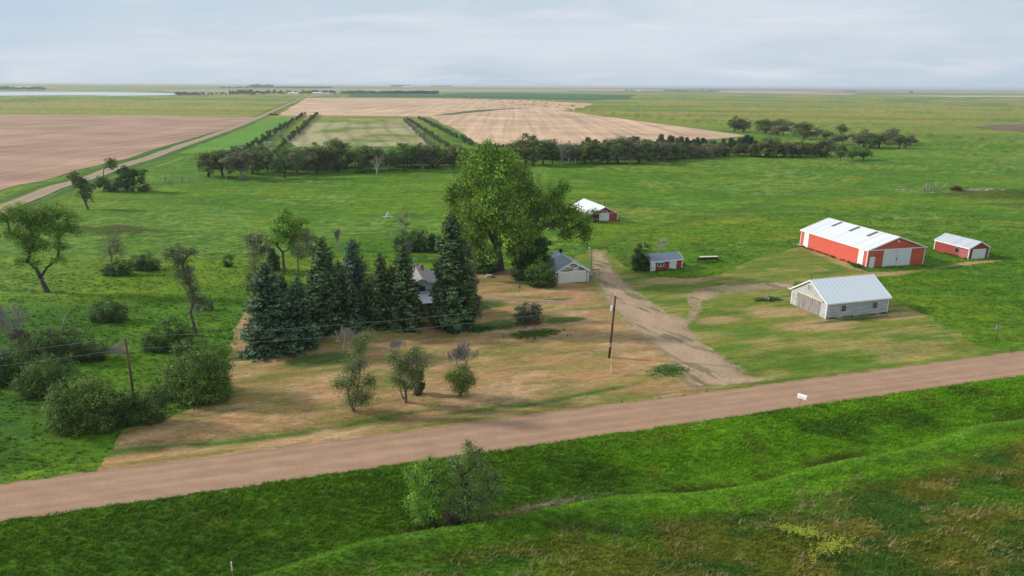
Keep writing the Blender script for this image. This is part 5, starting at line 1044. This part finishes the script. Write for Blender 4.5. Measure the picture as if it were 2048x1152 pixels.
# ================================================================== AIR, SKY, LIGHT, CAMERA
hb=MB(); hb.box(-31500,31500,-31500,31500,-6,43); 
hm=bpy.data.materials.new('haze'); hm.use_nodes=True; nt=hm.node_tree; nt.nodes.remove(nt.nodes['Principled BSDF'])
pv=nt.nodes.new('ShaderNodeVolumePrincipled'); pv.inputs['Color'].default_value=(.86,.92,.98,1); pv.inputs['Density'].default_value=HAZE; pv.inputs['Anisotropy'].default_value=.2
nt.links.new(pv.outputs[0],nt.nodes['Material Output'].inputs['Volume'])
tag(hb.build('haze',hm),'thin pale air haze over the whole plain','haze',kind='stuff')
sc=bpy.context.scene
w=bpy.data.worlds.new('World'); sc.world=w; w.use_nodes=True; nt=w.node_tree; bg=nt.nodes['Background']
sky=nt.nodes.new('ShaderNodeTexSky'); sky.sky_type='NISHITA'; sky.sun_disc=False; sky.sun_elevation=SEL; sky.sun_rotation=SAZ; sky.air_density=1.2; sky.dust_density=2.0; sky.ozone_density=1.5
tc=nt.nodes.new('ShaderNodeTexCoord'); sp=nt.nodes.new('ShaderNodeSeparateXYZ'); nt.links.new(tc.outputs['Generated'],sp.inputs[0])
# project directions on a flat cloud layer
ad=N(nt,'ShaderNodeMath',operation='ADD'); nt.links.new(sp.outputs['Z'],ad.inputs[0]); ad.inputs[1].default_value=.16
dx=N(nt,'ShaderNodeMath',operation='DIVIDE'); nt.links.new(sp.outputs['X'],dx.inputs[0]); nt.links.new(ad.outputs[0],dx.inputs[1])
dy=N(nt,'ShaderNodeMath',operation='DIVIDE'); nt.links.new(sp.outputs['Y'],dy.inputs[0]); nt.links.new(ad.outputs[0],dy.inputs[1])
cb=nt.nodes.new('ShaderNodeCombineXYZ'); nt.links.new(dx.outputs[0],cb.inputs[0]); nt.links.new(dy.outputs[0],cb.inputs[1])
mp=nt.nodes.new('ShaderNodeMapping'); nt.links.new(cb.outputs[0],mp.inputs[0]); mp.inputs['Scale'].default_value=(.42,.62,1); mp.inputs['Location'].default_value=(3.1,1.7,0)
n1=noise(nt,mp.outputs[0],1.0,9,.56,.5); n2=noise(nt,mp.outputs[0],2.3,9,.6,.8)
base=mixc(nt,1.0,sky.outputs[0],(1,1,1),'MULTIPLY')
c1=ramp(nt,n1,.38,.62); c2=ramp(nt,n2,.52,.72)
veil=mixc(nt,.86,base,(5.2,6.35,7.5))
m1=mixc(nt,N(nt,'ShaderNodeMath',operation='MULTIPLY').outputs[0],veil,(6.6,7.1,7.8)); 
mm=[n for n in nt.nodes if n.type=='MATH' and n.operation=='MULTIPLY'][-1]; nt.links.new(c1,mm.inputs[0]); mm.inputs[1].default_value=.8
m2n=N(nt,'ShaderNodeMath',operation='MULTIPLY'); nt.links.new(c2,m2n.inputs[0]); m2n.inputs[1].default_value=.42
m2=mixc(nt,m2n.outputs[0],m1,(8.1,7.9,8.3))
dk=ramp(nt,noise(nt,mp.outputs[0],.8,7,.5,.3),.5,.72); dkn=N(nt,'ShaderNodeMath',operation='MULTIPLY'); nt.links.new(dk,dkn.inputs[0]); dkn.inputs[1].default_value=.7
m3=mixc(nt,dkn.outputs[0],m2,(4.4,5.7,7.1))
nt.links.new(m3,bg.inputs[0]); bg.inputs[1].default_value=.094
sun=bpy.data.lights.new('sun','SUN'); sun.energy=SUNE; sun.angle=math.radians(4); sun.color=(1,.95,.87)
so=bpy.data.objects.new('sun',sun); C.objects.link(so)
sd=Vector((math.sin(SAZ)*math.cos(SEL),math.cos(SAZ)*math.cos(SEL),math.sin(SEL)))
so.rotation_euler=sd.to_track_quat('Z','Y').to_euler(); so.location=(0,0,100)
cam=bpy.data.cameras.new('camera'); cam.sensor_width=36; cam.lens=24; cam.clip_end=100000; cam.clip_start=.5
co=bpy.data.objects.new('camera',cam); C.objects.link(co)
co.matrix_world=Matrix.Translation((0,0,CH))@Matrix.Rotation(math.pi/2-PIT,4,'X')@Matrix.Rotation(ROLL,4,'Z')
sc.camera=co
sc.view_settings.view_transform='Standard'; sc.view_settings.look='None'; sc.view_settings.gamma=1; sc.view_settings.exposure=EXPO
sc.render.engine='CYCLES'; sc.cycles.max_bounces=5; sc.cycles.diffuse_bounces=2; sc.cycles.transmission_bounces=2; sc.cycles.glossy_bounces=2; sc.cycles.volume_bounces=0; sc.cycles.use_denoising=True
